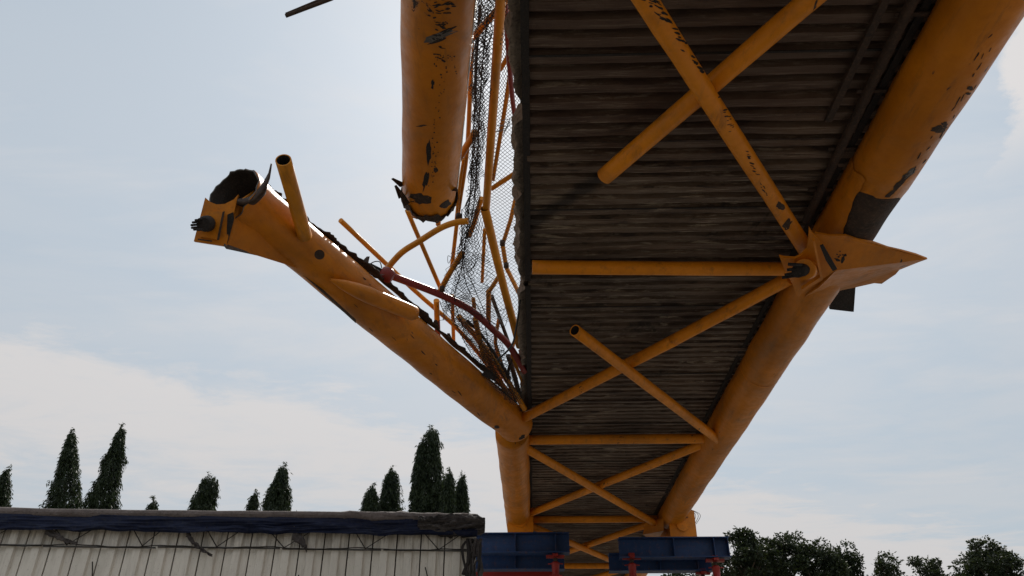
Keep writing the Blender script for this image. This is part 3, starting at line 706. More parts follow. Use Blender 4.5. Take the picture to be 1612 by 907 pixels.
# ------------------------------------------------------------------ wrecked railing
rail = thing('wrecked_railing', 'mangled yellow railing tubes dangling along the left edge of the deck', 'railing', (-0.5, 7.0, 5.2))
def dep(px, py):      # depth of the hanging wreck at a spot of the picture
    return 5.9 + (py - 100) * 0.0072 if py > 100 else 5.9 - (100 - py) * 0.006
def rl(pts, rpx, m_='yellow_thin', name='rail', off=0.0, label=None, sm=True, hol=False):
    q = [P(p[0], p[1], d=dep(p[0], p[1]) + off + (p[2] if len(p) > 2 else 0)) for p in pts]
    r_ = [rpx / 2 / FPX * (dep(p[0], p[1]) + off) for p in pts]; r0 = sum(r_) / len(r_)
    if len(q) > 2 and sm: q = smooth_path(q, 5)
    elif len(q) == 2: q = line(q[0], q[1], 6)
    mb = MB(); mb.tube(q, r0, 12, dent=0.002, hollow=0.006 if hol else 0.0, mi_in=1); return obj(name, mb, [M[m_], M['soot']], rail, label)
rl([(790, -60), (787, 20), (777, 160), (765, 331)], 15, name='post', hol=True, off=-.1)
rl([(763, 328), (790, 440), (818, 545)], 13, name='post', hol=True, off=-.12)
rl([(742, 60), (740, 140), (735, 240), (722, 330), (716, 380), (711, 422)], 7, off=.35)
rl([(822, -28), (786, 12), (746, 58)], 11, off=.1)
rl([(806, -40), (803, 60), (804, 79), (788, 109)], 8, off=.25)
rl([(803, 118), (790, 200), (776, 283)], 7, off=.3)
rl([(748, 208), (714, 264)], 11, off=.2)
rl([(718, 236), (718, 319)], 6, off=.45)
rl([(823, 265), (774, 297)], 8, off=.2)
rl([(817, 290), (804, 345), (791, 386)], 7, off=.4, sm=False); rl([(791, 384), (797, 421), (819, 466)], 7, off=.4, sm=False)
rl([(758, 312), (746, 352), (738, 372)], 8, off=.3)
rl([(609, 423), (632, 398), (660, 380), (692, 360), (715, 351), (737, 348)], 10, off=-.2, label='bent yellow tube curving up from the pipe joint')
rl([(641, 331), (660, 376), (696, 460)], 7, off=.2)
rl([(691, 461), (708, 430), (728, 398)], 9, off=.1)
rl([(691, 320), (690, 354)], 8, off=.5, hol=True)
rl([(536, 347, -.3), (650, 455, 0), (726, 524), (787, 601), (822, 652, .3)], 7, off=.35)
rl([(687, 473), (688, 505)], 9, off=.15); rl([(688, 503), (689, 528)], 9, 'red_pipe', off=.15)
rl([(712, 465), (714, 539)], 6, off=.5)
rl([(763, 361), (759, 444)], 5.5, off=.5)
rl([(786, 434), (770, 459)], 7, off=.3); rl([(769, 458), (769, 507)], 8, off=.3)
rl([(774, 466), (802, 543)], 6, 'rust', off=.4)
rl([(722, 498), (776, 564), (826, 644)], 9, off=.3)
rl([(748, 502), (762, 566)], 9, off=.2); rl([(768, 560), (800, 625)], 8, off=.35)
rl([(800, 560), (812, 600), (822, 645)], 8, 'rust', off=.4)
rl([(818, 520), (806, 555), (822, 600)], 6, off=.3)
rl([(740, 520), (790, 590), (818, 628)], 6, 'yellow_thin', off=.45)
rl([(612, 433, -.2), (686, 461), (739, 487), (776, 519), (802, 545), (826, 585)], 11, 'red_pipe', 'handrail', -.02, 'long dark red handrail pipe sagging between joint and deck')
rl([(793, -60), (797, 30), (806, 150), (817, 224), (822, 270)], 8, 'red_pipe', 'handrail', .1, 'dark red handrail pipe close against the deck edge')
rl([(745, 470), (752, 520), (770, 575)], 6, off=.3); rl([(735, 505), (760, 530), (800, 590)], 5, 'rust', off=.2); rl([(786, 500), (780, 540), (792, 580)], 6, off=.4)
rl([(808, 560), (800, 590), (812, 632)], 5, 'rust', off=.3); rl([(756, 10), (750, 90), (748, 150)], 5, 'rust', off=.4); rl([(730, 250), (724, 290), (718, 345)], 5, off=.3)
# pipe joint and torn bracket
mb = MB(); a, b = P(600, 428, d=7.75), P(618, 438, d=7.75); mb.tube([a, a.lerp(b, .3), a.lerp(b, .7), b], [.06, .078, .078, .06], 18, dent=.006); jn = obj('pipe_joint', mb, M['red_pipe'], rail)
mb = MB(); mb.plate([P(555, 408, d=7.65), P(585, 415, d=7.7), P(603, 424, d=7.72), P(600, 440, d=7.72), P(590, 438, d=7.72)], .02); mb.wire(smooth_path([P(580, 417, d=7.6), P(590, 412, d=7.6), P(598, 413, d=7.6), P(601, 422, d=7.6)]), .006); obj('torn_bracket', mb, M['soot'], rail)
for (x, y) in ((763, 333), (722, 344), (797, 421), (791, 386), (696, 458)):
    mb = MB(); p = P(x, y, d=dep(x, y) - .1 + (.4 if x > 780 else 0)); mb.tube([p, p + Vector((0, 0, .05))], .03, 10); obj('joint', mb, M['rust'], rail)

# chain-link netting
def netpiece(ctrl, nu, nv, r=0.0024, amp=0.03, seed=0, freq=3.0, off=0.0, drop=0.0):
    rows, cols = len(ctrl), len(ctrl[0])
    g3 = [[P(c[0], c[1], d=dep(c[0], c[1]) + off + (c[2] if len(c) > 2 else 0)) for c in row] for row in ctrl]
    def cr(a, b, c, d, t): return 0.5 * ((2 * b) + (c - a) * t + (2 * a - 5 * b + 4 * c - d) * t * t + (3 * b - a - 3 * c + d) * t ** 3)
    def at(u, v):
        i = v * (rows - 1); i0 = min(int(i), rows - 2); fi = i - i0; j = u * (cols - 1); j0 = min(int(j), cols - 2); fj = j - j0
        R_ = [g3[max(0, min(rows - 1, i0 + k))] for k in (-1, 0, 1, 2)]
        a, b = [cr(R_[0][jj], R_[1][jj], R_[2][jj], R_[3][jj], fi) for jj in (j0, j0 + 1)]
        p = a.lerp(b, fj); w_ = Vector(noise.noise_vector(p * freq + Vector((seed, 0, 0))))
        return p + w_ * amp
    mb = MB()
    rr_ = random.Random(seed)
    for k in range(nu):
        pts = []
        for j in range(nv + 1):
            if drop and noise.noise(Vector((k * .22, j * .22, seed))) > drop:
                if len(pts) > 1: mb.wire(pts, r)
                pts = []; continue
            u = (k + (1 if (j + k) % 2 == 0 else 0)) / nu
            pts.append(at(min(u, 1), j / nv))
        if len(pts) > 1: mb.wire(pts, r)
    return mb, at
net = thing('wire_netting', 'torn chain-link wire netting draped in folds beside the ragged deck edge', 'wire netting', (-0.4, 6.5, 5.0))
# bunched dark fold running from the top down to the middle
mb, at1 = netpiece([[(750, -30), (765, -30, .1), (775, -30, -.1), (789, -30)], [(747, 50), (755, 50, .15), (768, 50, -.1), (776, 50)], [(743, 110), (750, 110, .15), (760, 110, -.1), (768, 110)], [(746, 170), (750, 170, .1), (756, 170), (763, 170)],
    [(743, 240), (748, 240, .15), (754, 240), (760, 240)], [(735, 310), (740, 310, .15), (746, 310), (752, 310)], [(727, 370), (734, 370, .1), (742, 370, -.1), (754, 370)], [(718, 420), (726, 420, .15), (738, 420, -.1), (750, 420)],
    [(706, 470), (718, 470, .1), (730, 470), (742, 470)]], 12, 150, r=.0036, amp=0.045, seed=1, freq=5)
obj('net_panel', mb, M['net'], net)
mb, _ = netpiece([[(752, -30), (770, -30, .1), (786, -30)], [(745, 60), (752, 60, .2), (764, 60)], [(742, 150), (752, 150, .1), (760, 150)], [(744, 240), (750, 240), (757, 240)], [(733, 320), (741, 320, .2), (748, 320)], [(724, 400), (732, 400, .1), (742, 400)]],
    8, 120, r=.0036, amp=0.06, seed=4, freq=6, off=.1); obj('net_panel', mb, M['net'], net)
mb, _ = netpiece([[(752, -30), (775, -30, .1), (800, -30)], [(748, 50), (770, 50, .1), (792, 50)], [(744, 130), (762, 130, .1), (780, 130)], [(744, 200), (757, 200), (770, 200)], [(742, 280), (752, 280), (764, 280)]], 10, 90, r=.0032, amp=.05, seed=9, freq=4, off=-.12); obj('net_panel', mb, M['net'], net)
# open sheet between post and deck
mb, _ = netpiece([[(786, 40), (800, 40), (812, 40)], [(782, 130), (800, 130, .05), (815, 130)], [(776, 210), (798, 210, .1), (822, 210)], [(772, 290), (798, 290, .05), (828, 290)], [(768, 360), (800, 360, .1), (828, 360)],
    [(764, 430), (795, 430), (824, 430)], [(770, 500), (795, 505), (815, 510)]], 15, 150, r=.0027, amp=0.03, seed=2, off=.25); obj('net_panel', mb, M['wire'], net)
# lower crumpled sheet
mb, _ = netpiece([[(735, 330), (748, 330), (766, 330)], [(725, 390), (748, 390, .1), (768, 390)], [(706, 440), (740, 440, .1), (775, 440)], [(697, 480), (735, 485, -.1), (780, 480)], [(712, 515), (745, 520, .1), (785, 515)],
    [(738, 550), (765, 552, .1), (795, 545)], [(762, 590), (785, 588, .1), (810, 580)], [(795, 630), (808, 630), (822, 625)]], 18, 96, r=.0030, amp=0.06, seed=3, freq=4, drop=.42); obj('net_panel', mb, M['net'], net)
mb, _ = netpiece([[(700, 470), (720, 470, .1), (745, 470)], [(715, 510), (735, 512, .1), (760, 515)], [(742, 548), (762, 552), (785, 552)], [(768, 590), (785, 590, .1), (808, 590)], [(800, 634), (812, 636), (826, 640)]], 14, 60, r=.0032, amp=0.06, seed=6, freq=6, off=.12); obj('net_panel', mb, M['net'], net)
mb, _ = netpiece([[(712, 400), (740, 395, .1), (768, 400)], [(698, 450), (730, 455), (765, 450)], [(704, 490), (738, 495, .15), (772, 492)], [(728, 530), (755, 532), (785, 528)], [(756, 575), (778, 572, .1), (802, 568)], [(790, 622), (803, 620), (818, 612)]], 16, 84, r=.0028, amp=.08, seed=12, freq=5, off=.05); obj('net_panel', mb, M['net'], net)
# stray wires
for i in range(16):
    r1 = random.Random(40 + i); bx, by = random.Random(i).choice([(705, 400), (700, 490), (735, 370), (790, 200), (765, 600), (720, 420), (790, 500)])
    q = [P(bx + r1.uniform(-10, 14), by + r1.uniform(-16, 16), d=dep(bx, by) + r1.uniform(-.1, .2)) for _ in range(4)]
    mb = MB(); mb.wire(smooth_path(q, 5), .0035); obj('stray_wire', mb, M['wire'], net)
# selvedge wires that gather the folds
for ctrl in ([(752, 60), (746, 200), (738, 330), (727, 420), (716, 470), (730, 520)], [(768, 20), (758, 120), (752, 240), (745, 330), (730, 400), (745, 450), (775, 520), (800, 600)], [(727, 330), (728, 400), (735, 450), (760, 500), (775, 560), (815, 630)],
             [(700, 470), (735, 545), (770, 596), (815, 636)]):
    mb = MB(); mb.tube(smooth_path([P(x, y, d=dep(x, y) - .05) for x, y in ctrl], 6), .005, 6, dent=.002); obj('edge_wire', mb, M['soot'], net)
mb = MB(); mb.tube(smooth_path([P(822, 440, d=7.9), P(818, 480, d=7.9), P(812, 520, d=7.8), P(805, 545, d=7.8), P(783, 567, d=7.7)], 6), .010, 8)
tag(obj('loose_cable', mb, M['cable'], at=P(822, 440, d=7.9)), 'black cable hanging in front of the netting near the deck edge', 'cable')
# scrap of dark sheet hanging at the bottom of the net
mb = MB(); mb.plate([P(764, 583, d=8.9), P(775, 590, d=8.9), P(781, 600, d=8.9), P(770, 596, d=8.85), P(757, 590, d=8.9)], .01)
tag(obj('metal_scrap', mb, M['soot'], at=P(770, 590, d=8.9)), 'small dark scrap caught in the bottom fold of the netting', 'scrap metal')

# ------------------------------------------------------------------ blue support beams on red jacks
def ibeam(x0, x1, y, zt, h, w, stiff, label, grp='blue steel beams stacked under the bridge'):
    t = thing('steel_beam', label, 'steel beam', ((x0 + x1) / 2, y, zt - h), grp)
    cx = (x0 + x1) / 2; ln = x1 - x0
    mb = MB(); mb.box((cx, y, zt - .009), (ln, w, .018)); obj('top_flange', mb, M['blue'], t)
    mb = MB(); mb.box((cx, y, zt - h + .009), (ln, w, .018)); obj('bottom_flange', mb, M['blue'], t)
    mb = MB(); mb.box((cx, y, zt - h / 2), (ln, .014, h - .036)); obj('web', mb, M['blue'], t)
    for sx_ in stiff:
        mb = MB(); mb.box((sx_, y - w / 4 - .004, zt - h / 2), (.014, w / 2 - .012, h - .037)); obj('stiffener', mb, M['blue'], t)
        mb = MB(); mb.box((sx_, y + w / 4 + .004, zt - h / 2), (.014, w / 2 - .012, h - .037)); obj('stiffener', mb, M['blue'], t)
    return t
YB = NY(3) - .30
X = lambda px, py, yy: P(px, py, y=yy).x
zt = P(820, 838, y=YB - .15).z
ibeam(X(740, 850, YB), X(896, 850, YB), YB, zt, .37, .30, [X(811, 850, YB), X(874, 850, YB)], 'upper blue steel beam on the left under the yellow node box')
ztr = P(1060, 845, y=YB - .15).z
ibeam(X(973, 850, YB), X(1146, 855, YB), YB, ztr, .37, .30, [X(1059, 860, YB), X(1122, 860, YB), X(1144, 860, YB)], 'upper blue steel beam on the right, reaching out past the bridge')
YB2 = YB + .42
zt2 = P(820, 866, y=YB2 - .14).z
ibeam(X(745, 880, YB2), X(888, 880, YB2), YB2, zt2, .35, .28, [X(811, 880, YB2)], 'lower blue steel beam on the left behind a red jack')
ibeam(X(958, 880, YB2), X(1119, 880, YB2), YB2, P(1040, 870, y=YB2 - .14).z, .33, .28, [X(1037, 880, YB2), X(1096, 880, YB2)], 'lower blue steel beam on the right behind two red jacks')
YB3 = YB + 1.1
mb = MB(); xa, xb = X(700, 902, YB3), X(870, 902, YB3); zz = P(800, 897, y=YB3).z; mb.box(((xa + xb) / 2, YB3, zz - .12), (xb - xa, .2, .24)); mb.box(((xa + xb) / 2, YB3, zz - .006), (xb - xa, .26, .012))
tag(obj('red_beam', mb, M['red_jack'], at=(xa, YB3, zz)), 'red steel beam lying lowest, behind the left stack of blue beams', 'steel beam')
def jack(px, py, y, label, sc=1.0):
    p = P(px, py, y=y); x, ztop = p.x, p.z
    t = thing('screw_jack', label, 'screw jack', (x, y, 0), 'red screw jacks carrying the blue beams')
    mb = MB(); mb.box((x, y, ztop - .03 * sc), (.34 * sc, .09, .05 * sc)); mb.box((x, y, ztop - .025), (.09, .30, .04)); mb.box((x, y, ztop + .025), (.11, .11, .06)); obj('fork_head', mb, M['red_jack'], t)
    mb = MB(); mb.tube([(x, y, ztop - .03), (x, y, ztop - .10), (x, y, ztop - .16)], .038, 12); obj('screw', mb, M['rust'], t)
    mb = MB(); mb.tube([(x, y, ztop - .12), (x, y, ztop - .15), (x, y, ztop - .17), (x, y, ztop - .33), (x, y, ztop - .37)], [.05, .085, .075, .065, .085], 14); obj('nut', mb, M['red_jack'], t)
    mb = MB(); mb.box((x, y, ztop - .39), (.24, .16, .035)); obj('collar', mb, M['red_jack'], t)
    for s_ in (-1, 1):
        mb = MB(); mb.tube([(x, y, ztop - .15), (x + s_ * .14, y - .03, ztop - .165)], .011, 8); obj('handle', mb, M['red_jack'], t)
    mb = MB(); mb.tube([(x, y, ztop - .4), (x, y, .04)], .05, 14); obj('leg', mb, M['red_jack'], t)
    mb = MB(); mb.box((x, y, .03), (.3, .3, .03)); obj('base_plate', mb, M['red_jack'], t)
    return t
jack(874, 874, YB - .02, 'red screw jack near the right end of the left blue beams')
jack(994, 876, YB - .02, 'red screw jack at the inner end of the right blue beams')
jack(1125, 880, YB - .02, 'tall red screw jack at the outer end of the right blue beams')
jack(1106, 901, YB2, 'shorter red screw jack tucked just left of the outermost one', .8)

# ------------------------------------------------------------------ truck trailer
ztop = CAMZ + 2.38
TA, TB = P(0, 800, z=ztop), P(752, 811, z=ztop)      # top edge of its side
tx = (TB - TA).normalized(); tn = Vector((tx.y, -tx.x, 0)); tn = tn if tn.y < 0 else -tn     # towards the camera
TL = 13.2
T0 = TB - tx * TL
truck = thing('truck_trailer', 'long white sheet-sided truck trailer, dirty, parked beyond the bridge wreck', 'truck', Vector((TB.x, TB.y, 0)) - tx * TL / 2)
ztop_s = ztop - .14; zbot = 1.15
pw = 0.285
def tp(s, z, o=0.0): v = TB - tx * s + tn * o; return Vector((v.x, v.y, z))
npan = int(TL / pw)
Rt = Matrix(((tx.x, -tn.x, 0), (tx.y, -tn.y, 0), (0, 0, 1)))
pm = []
for sd_ in range(4):
    mb = MB(); prof = [(.006, -.02), (.008, 0), (.085, .0), (.10, .035), (.185, .035), (.20, 0), (pw - .008, 0), (pw - .006, -.02)]
    for i, z in enumerate(np.linspace(zbot, ztop_s + .08, 13)):
        for (x, o_) in prof: mb.v.append(Vector((x, -o_ + .008 * noise.noise(Vector((x * 4, z * 2.5, sd_ * 7))), z)))
    n_ = len(prof)
    for i in range(12):
        for j in range(n_ - 1): a = i * n_ + j; mb.face((a, a + 1, a + n_ + 1, a + n_))
    pm.append(mb.mesh('side_panel', M['sheet']))
for i in range(npan):
    o = bpy.data.objects.new('side_panel', pm[(i * 3 + i // 3) % 4]); COL.objects.link(o); o.parent = truck
    v = tp((i + 1) * pw + .1, 0, -.02); o.location = v - truck.location; o.rotation_euler = (0, 0, math.atan2(tx.y, tx.x))
# waist rail with short joints
s = 0.1
while s < TL - .5:
    ln = 0.95 + .5 * random.Random(int(s * 10)).random(); mb = MB(); mb.box(tp(s + ln / 2, ztop - .43 + .006 * math.sin(s * 3), .03), (ln - .03, .03, .014), Rt); obj('waist_rail', mb, M['steel_dark'], truck); s += ln
mb = MB(); mb.box(tp(TL / 2, ztop - .05, -1.25), (TL, 2.4, .06), Rt); obj('roof', mb, M['tarp_brown'], truck)
mb = MB(); mb.box(tp(TL / 2, 2.55, -2.48), (TL, .03, 2.8), Rt); obj('far_side', mb, M['sheet'], truck)
mb = MB(); mb.box(tp(TL / 2, 1.08, -1.25), (TL, 2.5, .14), Rt); mb.box(tp(TL / 2, .85, -.8), (TL, .12, .3), Rt); mb.box(tp(TL / 2, .85, -1.7), (TL, .12, .3), Rt); obj('chassis', mb, M['steel_dark'], truck)
mb = MB(); mb.box(tp(TL - .02, 2.55, -1.25), (.04, 2.4, 2.8), Rt); obj('front_wall', mb, M['sheet'], truck)
mb = MB(); mb.box(tp(.03, 2.55, -1.25), (.04, 2.4, 2.8), Rt); obj('rear_door', mb, M['sheet'], truck)
mb = MB(); mb.box(tp(.07, 2.5, .015), (.09, .09, 2.75), Rt); obj('corner_post', mb, M['sheet'], truck)
for s in (1.6, 2.9, 4.2, 11.0):
    for o_ in (-.25, -2.2):
        c_ = tp(s, .5, o_); mb = MB(); mb.tube([c_ - tn * .14, c_ - tn * .11, c_ + tn * .11, c_ + tn * .14], [.44, .5, .5, .44], 28); w = obj('wheel', mb, M['tyre'], truck)
        mb = MB(); mb.tube([c_ + tn * .12, c_ + tn * .15], .25, 20); obj('rim', mb, M['steel_dark'], w)
# tarp: rolled dusty top, navy valance hanging below, ropes in zigzag
tarp = thing('tarpaulin', 'navy blue tarpaulin with dusty brown top lashed over the white trailer', 'tarpaulin', tp(TL / 2, ztop))
mb = MB()
def roll(u, v):
    s = u * TL; a_ = v * 2 * math.pi; r_ = .040 + .006 * noise.noise(Vector((s * 2, v * 2, 3))) + (.03 if s < 1.6 else 0) * abs(noise.noise(Vector((s * 6, v * 4, 5))))
    return tp(s, ztop - .05 + r_ * 1.25 * math.sin(a_) + .008 * math.sin(s * 1.1), .04 + r_ * math.cos(a_))
mb.grid(roll, 240, 12); obj('top_roll', mb, M['tarp_brown'], tarp)
mb = MB()
def val(u, v):
    s = u * TL; low = .275 + .02 * noise.noise(Vector((s * 1.3, 2, 0))) + .02 * noise.noise(Vector((s * 4, 5, 0)))
    z = ztop - .075 - v * (low - .075)
    fold = .05 * noise.noise(Vector((s * 1.3 + v * 2.2, v * 2, 1))) + .03 * (1 - 2 * abs(noise.noise(Vector((s * 1.4 - v * 1.5, v * 5.5 + s * .6, 7))))) + .03 * (1 - 2 * abs(noise.noise(Vector((s * .9 + v * 1.4, v * 7.0 - s * .8, 20))))) + .012 * (1 - 2 * abs(noise.noise(Vector((s * 4, v * 9, 30)))))
    return tp(s, z, .055 + fold * (0.3 + v) + .02 * v)
mb.grid(val, 520, 22); o = obj('valance', mb, M['tarp'], tarp); o.modifiers.new('s', 'SOLIDIFY').thickness = 0.004
s = .45; i = 0
zr, zt_ = ztop - .425, ztop - .255
while s < TL - 1:
    r1 = random.Random(i); a_, b_ = .14 + r1.uniform(-.03, .04), .25 + r1.uniform(-.06, .06)
    mb = MB(); mb.wire([tp(s, zr, .055), tp(s + a_, zt_, .085), tp(s + a_ + .02, zt_ + .05, .10)], .007); obj('rope', mb, M['rope'], tarp)
    mb = MB(); mb.wire([tp(s, zr, .06), tp(s - b_, zt_ + .02, .085)], .006); obj('rope', mb, M['rope'], tarp)
    s += .86 + r1.uniform(-.10, .14); i += 1
mb = MB(); mb.wire([tp(s_, zr + .012 * math.sin(s_ * 5.7) + .004 * math.sin(s_ * 19), .056) for s_ in np.linspace(0.1, TL - .2, 160)], .007); obj('lashing_line', mb, M['rope'], tarp)
# rags hanging out
def rag(pts, label, wid=.05, seed=0):
    q = smooth_path([tp(s_, ztop - dz, .10) for s_, dz in pts], 6); mb = MB()
    def f_(u, v):
        i_ = u * (len(q) - 1); i0_ = min(int(i_), len(q) - 2); p = q[i0_].lerp(q[i0_ + 1], i_ - i0_)
        w_ = wid * (1.0 - .75 * u) * (1 + .6 * noise.noise(Vector((u * 9, 1, seed)))); return p + Vector((0, 0, (v - .5) * w_ * 2)) + tn * .03 * noise.noise(Vector((u * 8, v * 4, seed)))
    mb.grid(f_, 40, 6); o = obj('rag', mb, M['rag'], at=q[0]); o.modifiers.new('s', 'SOLIDIFY').thickness = .006
    tag(o, label, 'rag')
sx_of = lambda px: (TB - P(px, 850, z=ztop - .5)).dot(tx)
rag([(sx_of(24), .27), (sx_of(45), .33), (sx_of(62), .38), (sx_of(82), .41)], 'long dark rag strip drooping from the tarpaulin at the far left', .045, 1)
rag([(sx_of(258), .28), (sx_of(272), .38), (sx_of(288), .46), (sx_of(308), .53)], 'dark twisted rag hanging across the rail below the tarpaulin', .04, 2)
rag([(sx_of(436), .26), (sx_of(450), .33), (sx_of(460), .40), (sx_of(464), .47)], 'grey torn flap of cloth under the middle of the tarpaulin', .08, 3)
# crumpled heap over the rear corner
mb = MB()
def heap(u, v):
    a_ = v * 2 * math.pi; s = -.09 + u * .80; w_ = math.sin(min(1, u * 2.4 + .18) * math.pi / 2) * (1 - .55 * max(0, u - .45) / .55)
    rz, ry = (.10 * w_), (.07 + .05 * w_)
    q_ = s * 3.2 + math.sin(a_) * 1.1; n_ = 1.3 * (1 - 2.2 * abs(noise.noise(Vector((q_, math.cos(a_) * 1.2, math.sin(a_) * 2.6))))) + .7 * (1 - 2.2 * abs(noise.noise(Vector((q_ * 3 - math.sin(a_) * 3, math.cos(a_) * 2.5, math.sin(a_) * 5)))))
    return tp(s, ztop - .135 + (rz + .03 * n_) * math.sin(a_), .03 + (ry + .05 * n_) * math.cos(a_))
mb.grid(heap, 110, 64, sm=True); tag(obj('cloth_heap', mb, M['rag'], at=tp(.3, ztop)), 'crumpled grey-black cloth bundled over the rear top corner of the trailer', 'cloth')
for i in range(10):
    r1 = random.Random(i + 70); s0 = r1.uniform(-.06, .14); z_ = ztop - .3; q = []
    for k in range(6): q.append(tp(s0 + r1.uniform(-.05, .05), z_ - k * .14 * r1.uniform(.7, 1.3), .07 + r1.uniform(0, .04)))
    mb = MB(); mb.tube(smooth_path(q, 4), .010 + .012 * r1.random(), 5, dent=.012, seed=i); obj('lashing', mb, M['rag' if i % 2 else 'rope'], tarp)
for (s0, dz, l) in ((2.05, .72, .22), (.95, .85, .2), (.6, .62, .2), (4.4, .6, .2)):
    mb = MB(); mb.wire(smooth_path([tp(s0, ztop - dz, .035), tp(s0 - .03, ztop - dz - l * .5, .04), tp(s0 - .05, ztop - dz - l, .036)]), .008); obj('lashing', mb, M['rope'], tarp)

# ------------------------------------------------------------------ trees
def leaves_mesh(name, C3, D3, length, width, mat_):
    """one small folded leaf quad per centre, along direction D3"""
    n = len(C3); D = D3 / (np.linalg.norm(D3, axis=1, keepdims=True) + 1e-9)
    rnd = np.random.normal(size=(n, 3)); Sd = np.cross(D, rnd); Sd /= np.linalg.norm(Sd, axis=1, keepdims=True) + 1e-9
    Lh = (length * np.random.uniform(.6, 1.3, n))[:, None]; Wh = (width * np.random.uniform(.7, 1.3, n))[:, None]
    v = np.empty((n, 4, 3)); v[:, 0] = C3; v[:, 1] = C3 + D * Lh * .45 + Sd * Wh * .5; v[:, 2] = C3 + D * Lh; v[:, 3] = C3 + D * Lh * .45 - Sd * Wh * .5
    me = bpy.data.meshes.new(name); me.vertices.add(n * 4); me.vertices.foreach_set('co', v.reshape(-1))
    me.loops.add(n * 4); me.loops.foreach_set('vertex_index', np.arange(n * 4, dtype=np.int32)); me.polygons.add(n)
    me.polygons.foreach_set('loop_start', np.arange(0, n * 4, 4, dtype=np.int32)); me.polygons.foreach_set('loop_total', np.full(n, 4, dtype=np.int32))
    me.materials.append(mat_); me.update(); me.validate(); return me
def put_tree(name, label, cat, loc, grp, crown_me, trunk_mb):
    t = thing(name, label, cat, loc, grp)
    o = bpy.data.objects.new('crown', crown_me); COL.objects.link(o); o.parent = t
    tr = bpy.data.objects.new('trunk', trunk_mb.mesh('trunk', M['bark'])); COL.objects.link(tr); tr.parent = t
    return t
def mast_tree(px, top, wpx, dist, label, power=.6, ref=800, tops=1, seed=0, dens=1.0, lean=0.0):
    """weeping mast tree: slim crown of drooping sprays"""
    rs_ = np.random.RandomState(seed + 11); np.random.seed(seed + 5)
    base = P(px, ref, y=dist); zr_ = base.z
    dpt = (Vector((base.x, dist, zr_)) - CO).dot(CM @ Vector((0, 0, -1)))
    rw = wpx / 2 / FPX * dpt * .80
    r_ = ray(px, top)
    # height: find z where a vertical at base projects to the top row
    lo, hi = zr_, zr_ + 20
    for _ in range(40):
        md = (lo + hi) / 2; q = CM.transposed() @ (Vector((base.x, dist, md)) - CO); yy = 453.5 + FPX * q.y / q.z
        if yy > top: lo = md
        else: hi = md
    H = lo; hb = 2.0
    # crown half-width grows downward so that it is rw at the reference height
    def Rz(z):
        t = max(0, (H - z) / max(H - zr_, .3)); t2 = t if t < 1 else 1 + (t - 1) * .25
        return rw * min(t2 ** power, 1.35)
    nt_ = int(1200 * dens); Cs, Ds = [], []
    vis = H - (zr_ - 1.2)
    for i in range(nt_):
        z = H - (rs_.rand() ** .8) * vis if i < nt_ * .8 else hb + rs_.rand() * max(zr_ - 1.2 - hb, .5)
        a_ = rs_.rand() * 2 * math.pi
        lump = 1 + .55 * noise.noise(Vector((math.cos(a_) * 1.3, math.sin(a_) * 1.3, z * 1.1 + seed * 3))) + .40 * noise.noise(Vector((math.cos(a_) * 3, math.sin(a_) * 3, z * 3 + seed)))
        rr_ = Rz(z) * lump * (0.30 + .72 * rs_.rand() ** .6) * (1.28 if i % 11 == 0 else 1)
        cx_, cy_ = math.cos(a_) * rr_, math.sin(a_) * rr_
        if tops == 2 and z > zr_ + (H - zr_) * .55: cx_ += rw * .45 * (1 if rs_.rand() < .42 else -.35); 
        n_ = 20; L_ = .28 + .40 * rs_.rand()
        tt = rs_.rand(n_); sp = np.stack([cx_ + math.cos(a_) * tt * .10 + rs_.normal(0, .045, n_), cy_ + math.sin(a_) * tt * .10 + rs_.normal(0, .045, n_), z - tt * L_ + rs_.normal(0, .03, n_)], 1)
        dd = np.stack([math.cos(a_) * .5 + rs_.normal(0, .5, n_), math.sin(a_) * .5 + rs_.normal(0, .5, n_), -1.0 - rs_.rand(n_)], 1)
        Cs.append(sp); Ds.append(dd)
    # leader
    n_ = 110; tt = rs_.rand(n_); Cs.append(np.stack([.08 * np.sin(tt * 9 + seed) + rs_.normal(0, .05, n_) * (.3 + tt), rs_.normal(0, .05, n_), H + .16 - tt * .8], 1)); Ds.append(np.stack([rs_.normal(0, .6, n_), rs_.normal(0, .6, n_), rs_.normal(-.5, .5, n_)], 1))
    Cc = np.concatenate(Cs); Cc[:, 0] += lean / FPX * dpt * np.clip((Cc[:, 2] - zr_) / (H - zr_), -1, 1.2)
    me = leaves_mesh('crown', Cc, np.concatenate(Ds), .17, .040, M['mast_leaf'])
    mb = MB(); lx = lean / FPX * dpt; mb.tube([(-lx, 0, 0), (-lx, 0, max(.5, 2 * zr_ - H)), (0, 0, zr_), (lx * .9, 0, H - .3)], [.16, .12, .07, .012], 8)
    for j in range(14 if not lean else 6):
        z = hb + (H - hb - .5) * j / 14; a_ = j * 2.4; q = Rz(z) * .7; mb.tube([(0, 0, z), (math.cos(a_) * q, math.sin(a_) * q, z - .35)], [.02, .006], 5)
    put_tree('mast_tree', label, 'tree', (base.x, dist, 0), 'slim weeping trees beyond the trailer', me, mb)
mast_tree(-8, 738, 46, 34, 'slim weeping tree cut off by the left edge of the photo', .8, 798, 1, 1)
mast_tree(100, 678, 58, 35, 'tall pointed weeping tree, left one of the tall leftmost pair', .72, 800, 1, 2, lean=-24)
mast_tree(158, 670, 54, 34, 'tall pointed weeping tree, right one of the tall leftmost pair', .72, 800, 1, 3)
mast_tree(238, 785, 22, 36, 'tiny treetop just clearing the tarpaulin right of the tall leftmost pair', .7, 806, 1, 4, .45)
mast_tree(318, 749, 46, 35, 'short double-topped weeping tree standing alone on the left', .55, 806, 2, 5)
mast_tree(397, 774, 20, 36, 'tiny weeping treetop at the left foot of a broader one', .7, 806, 1, 6, .45)
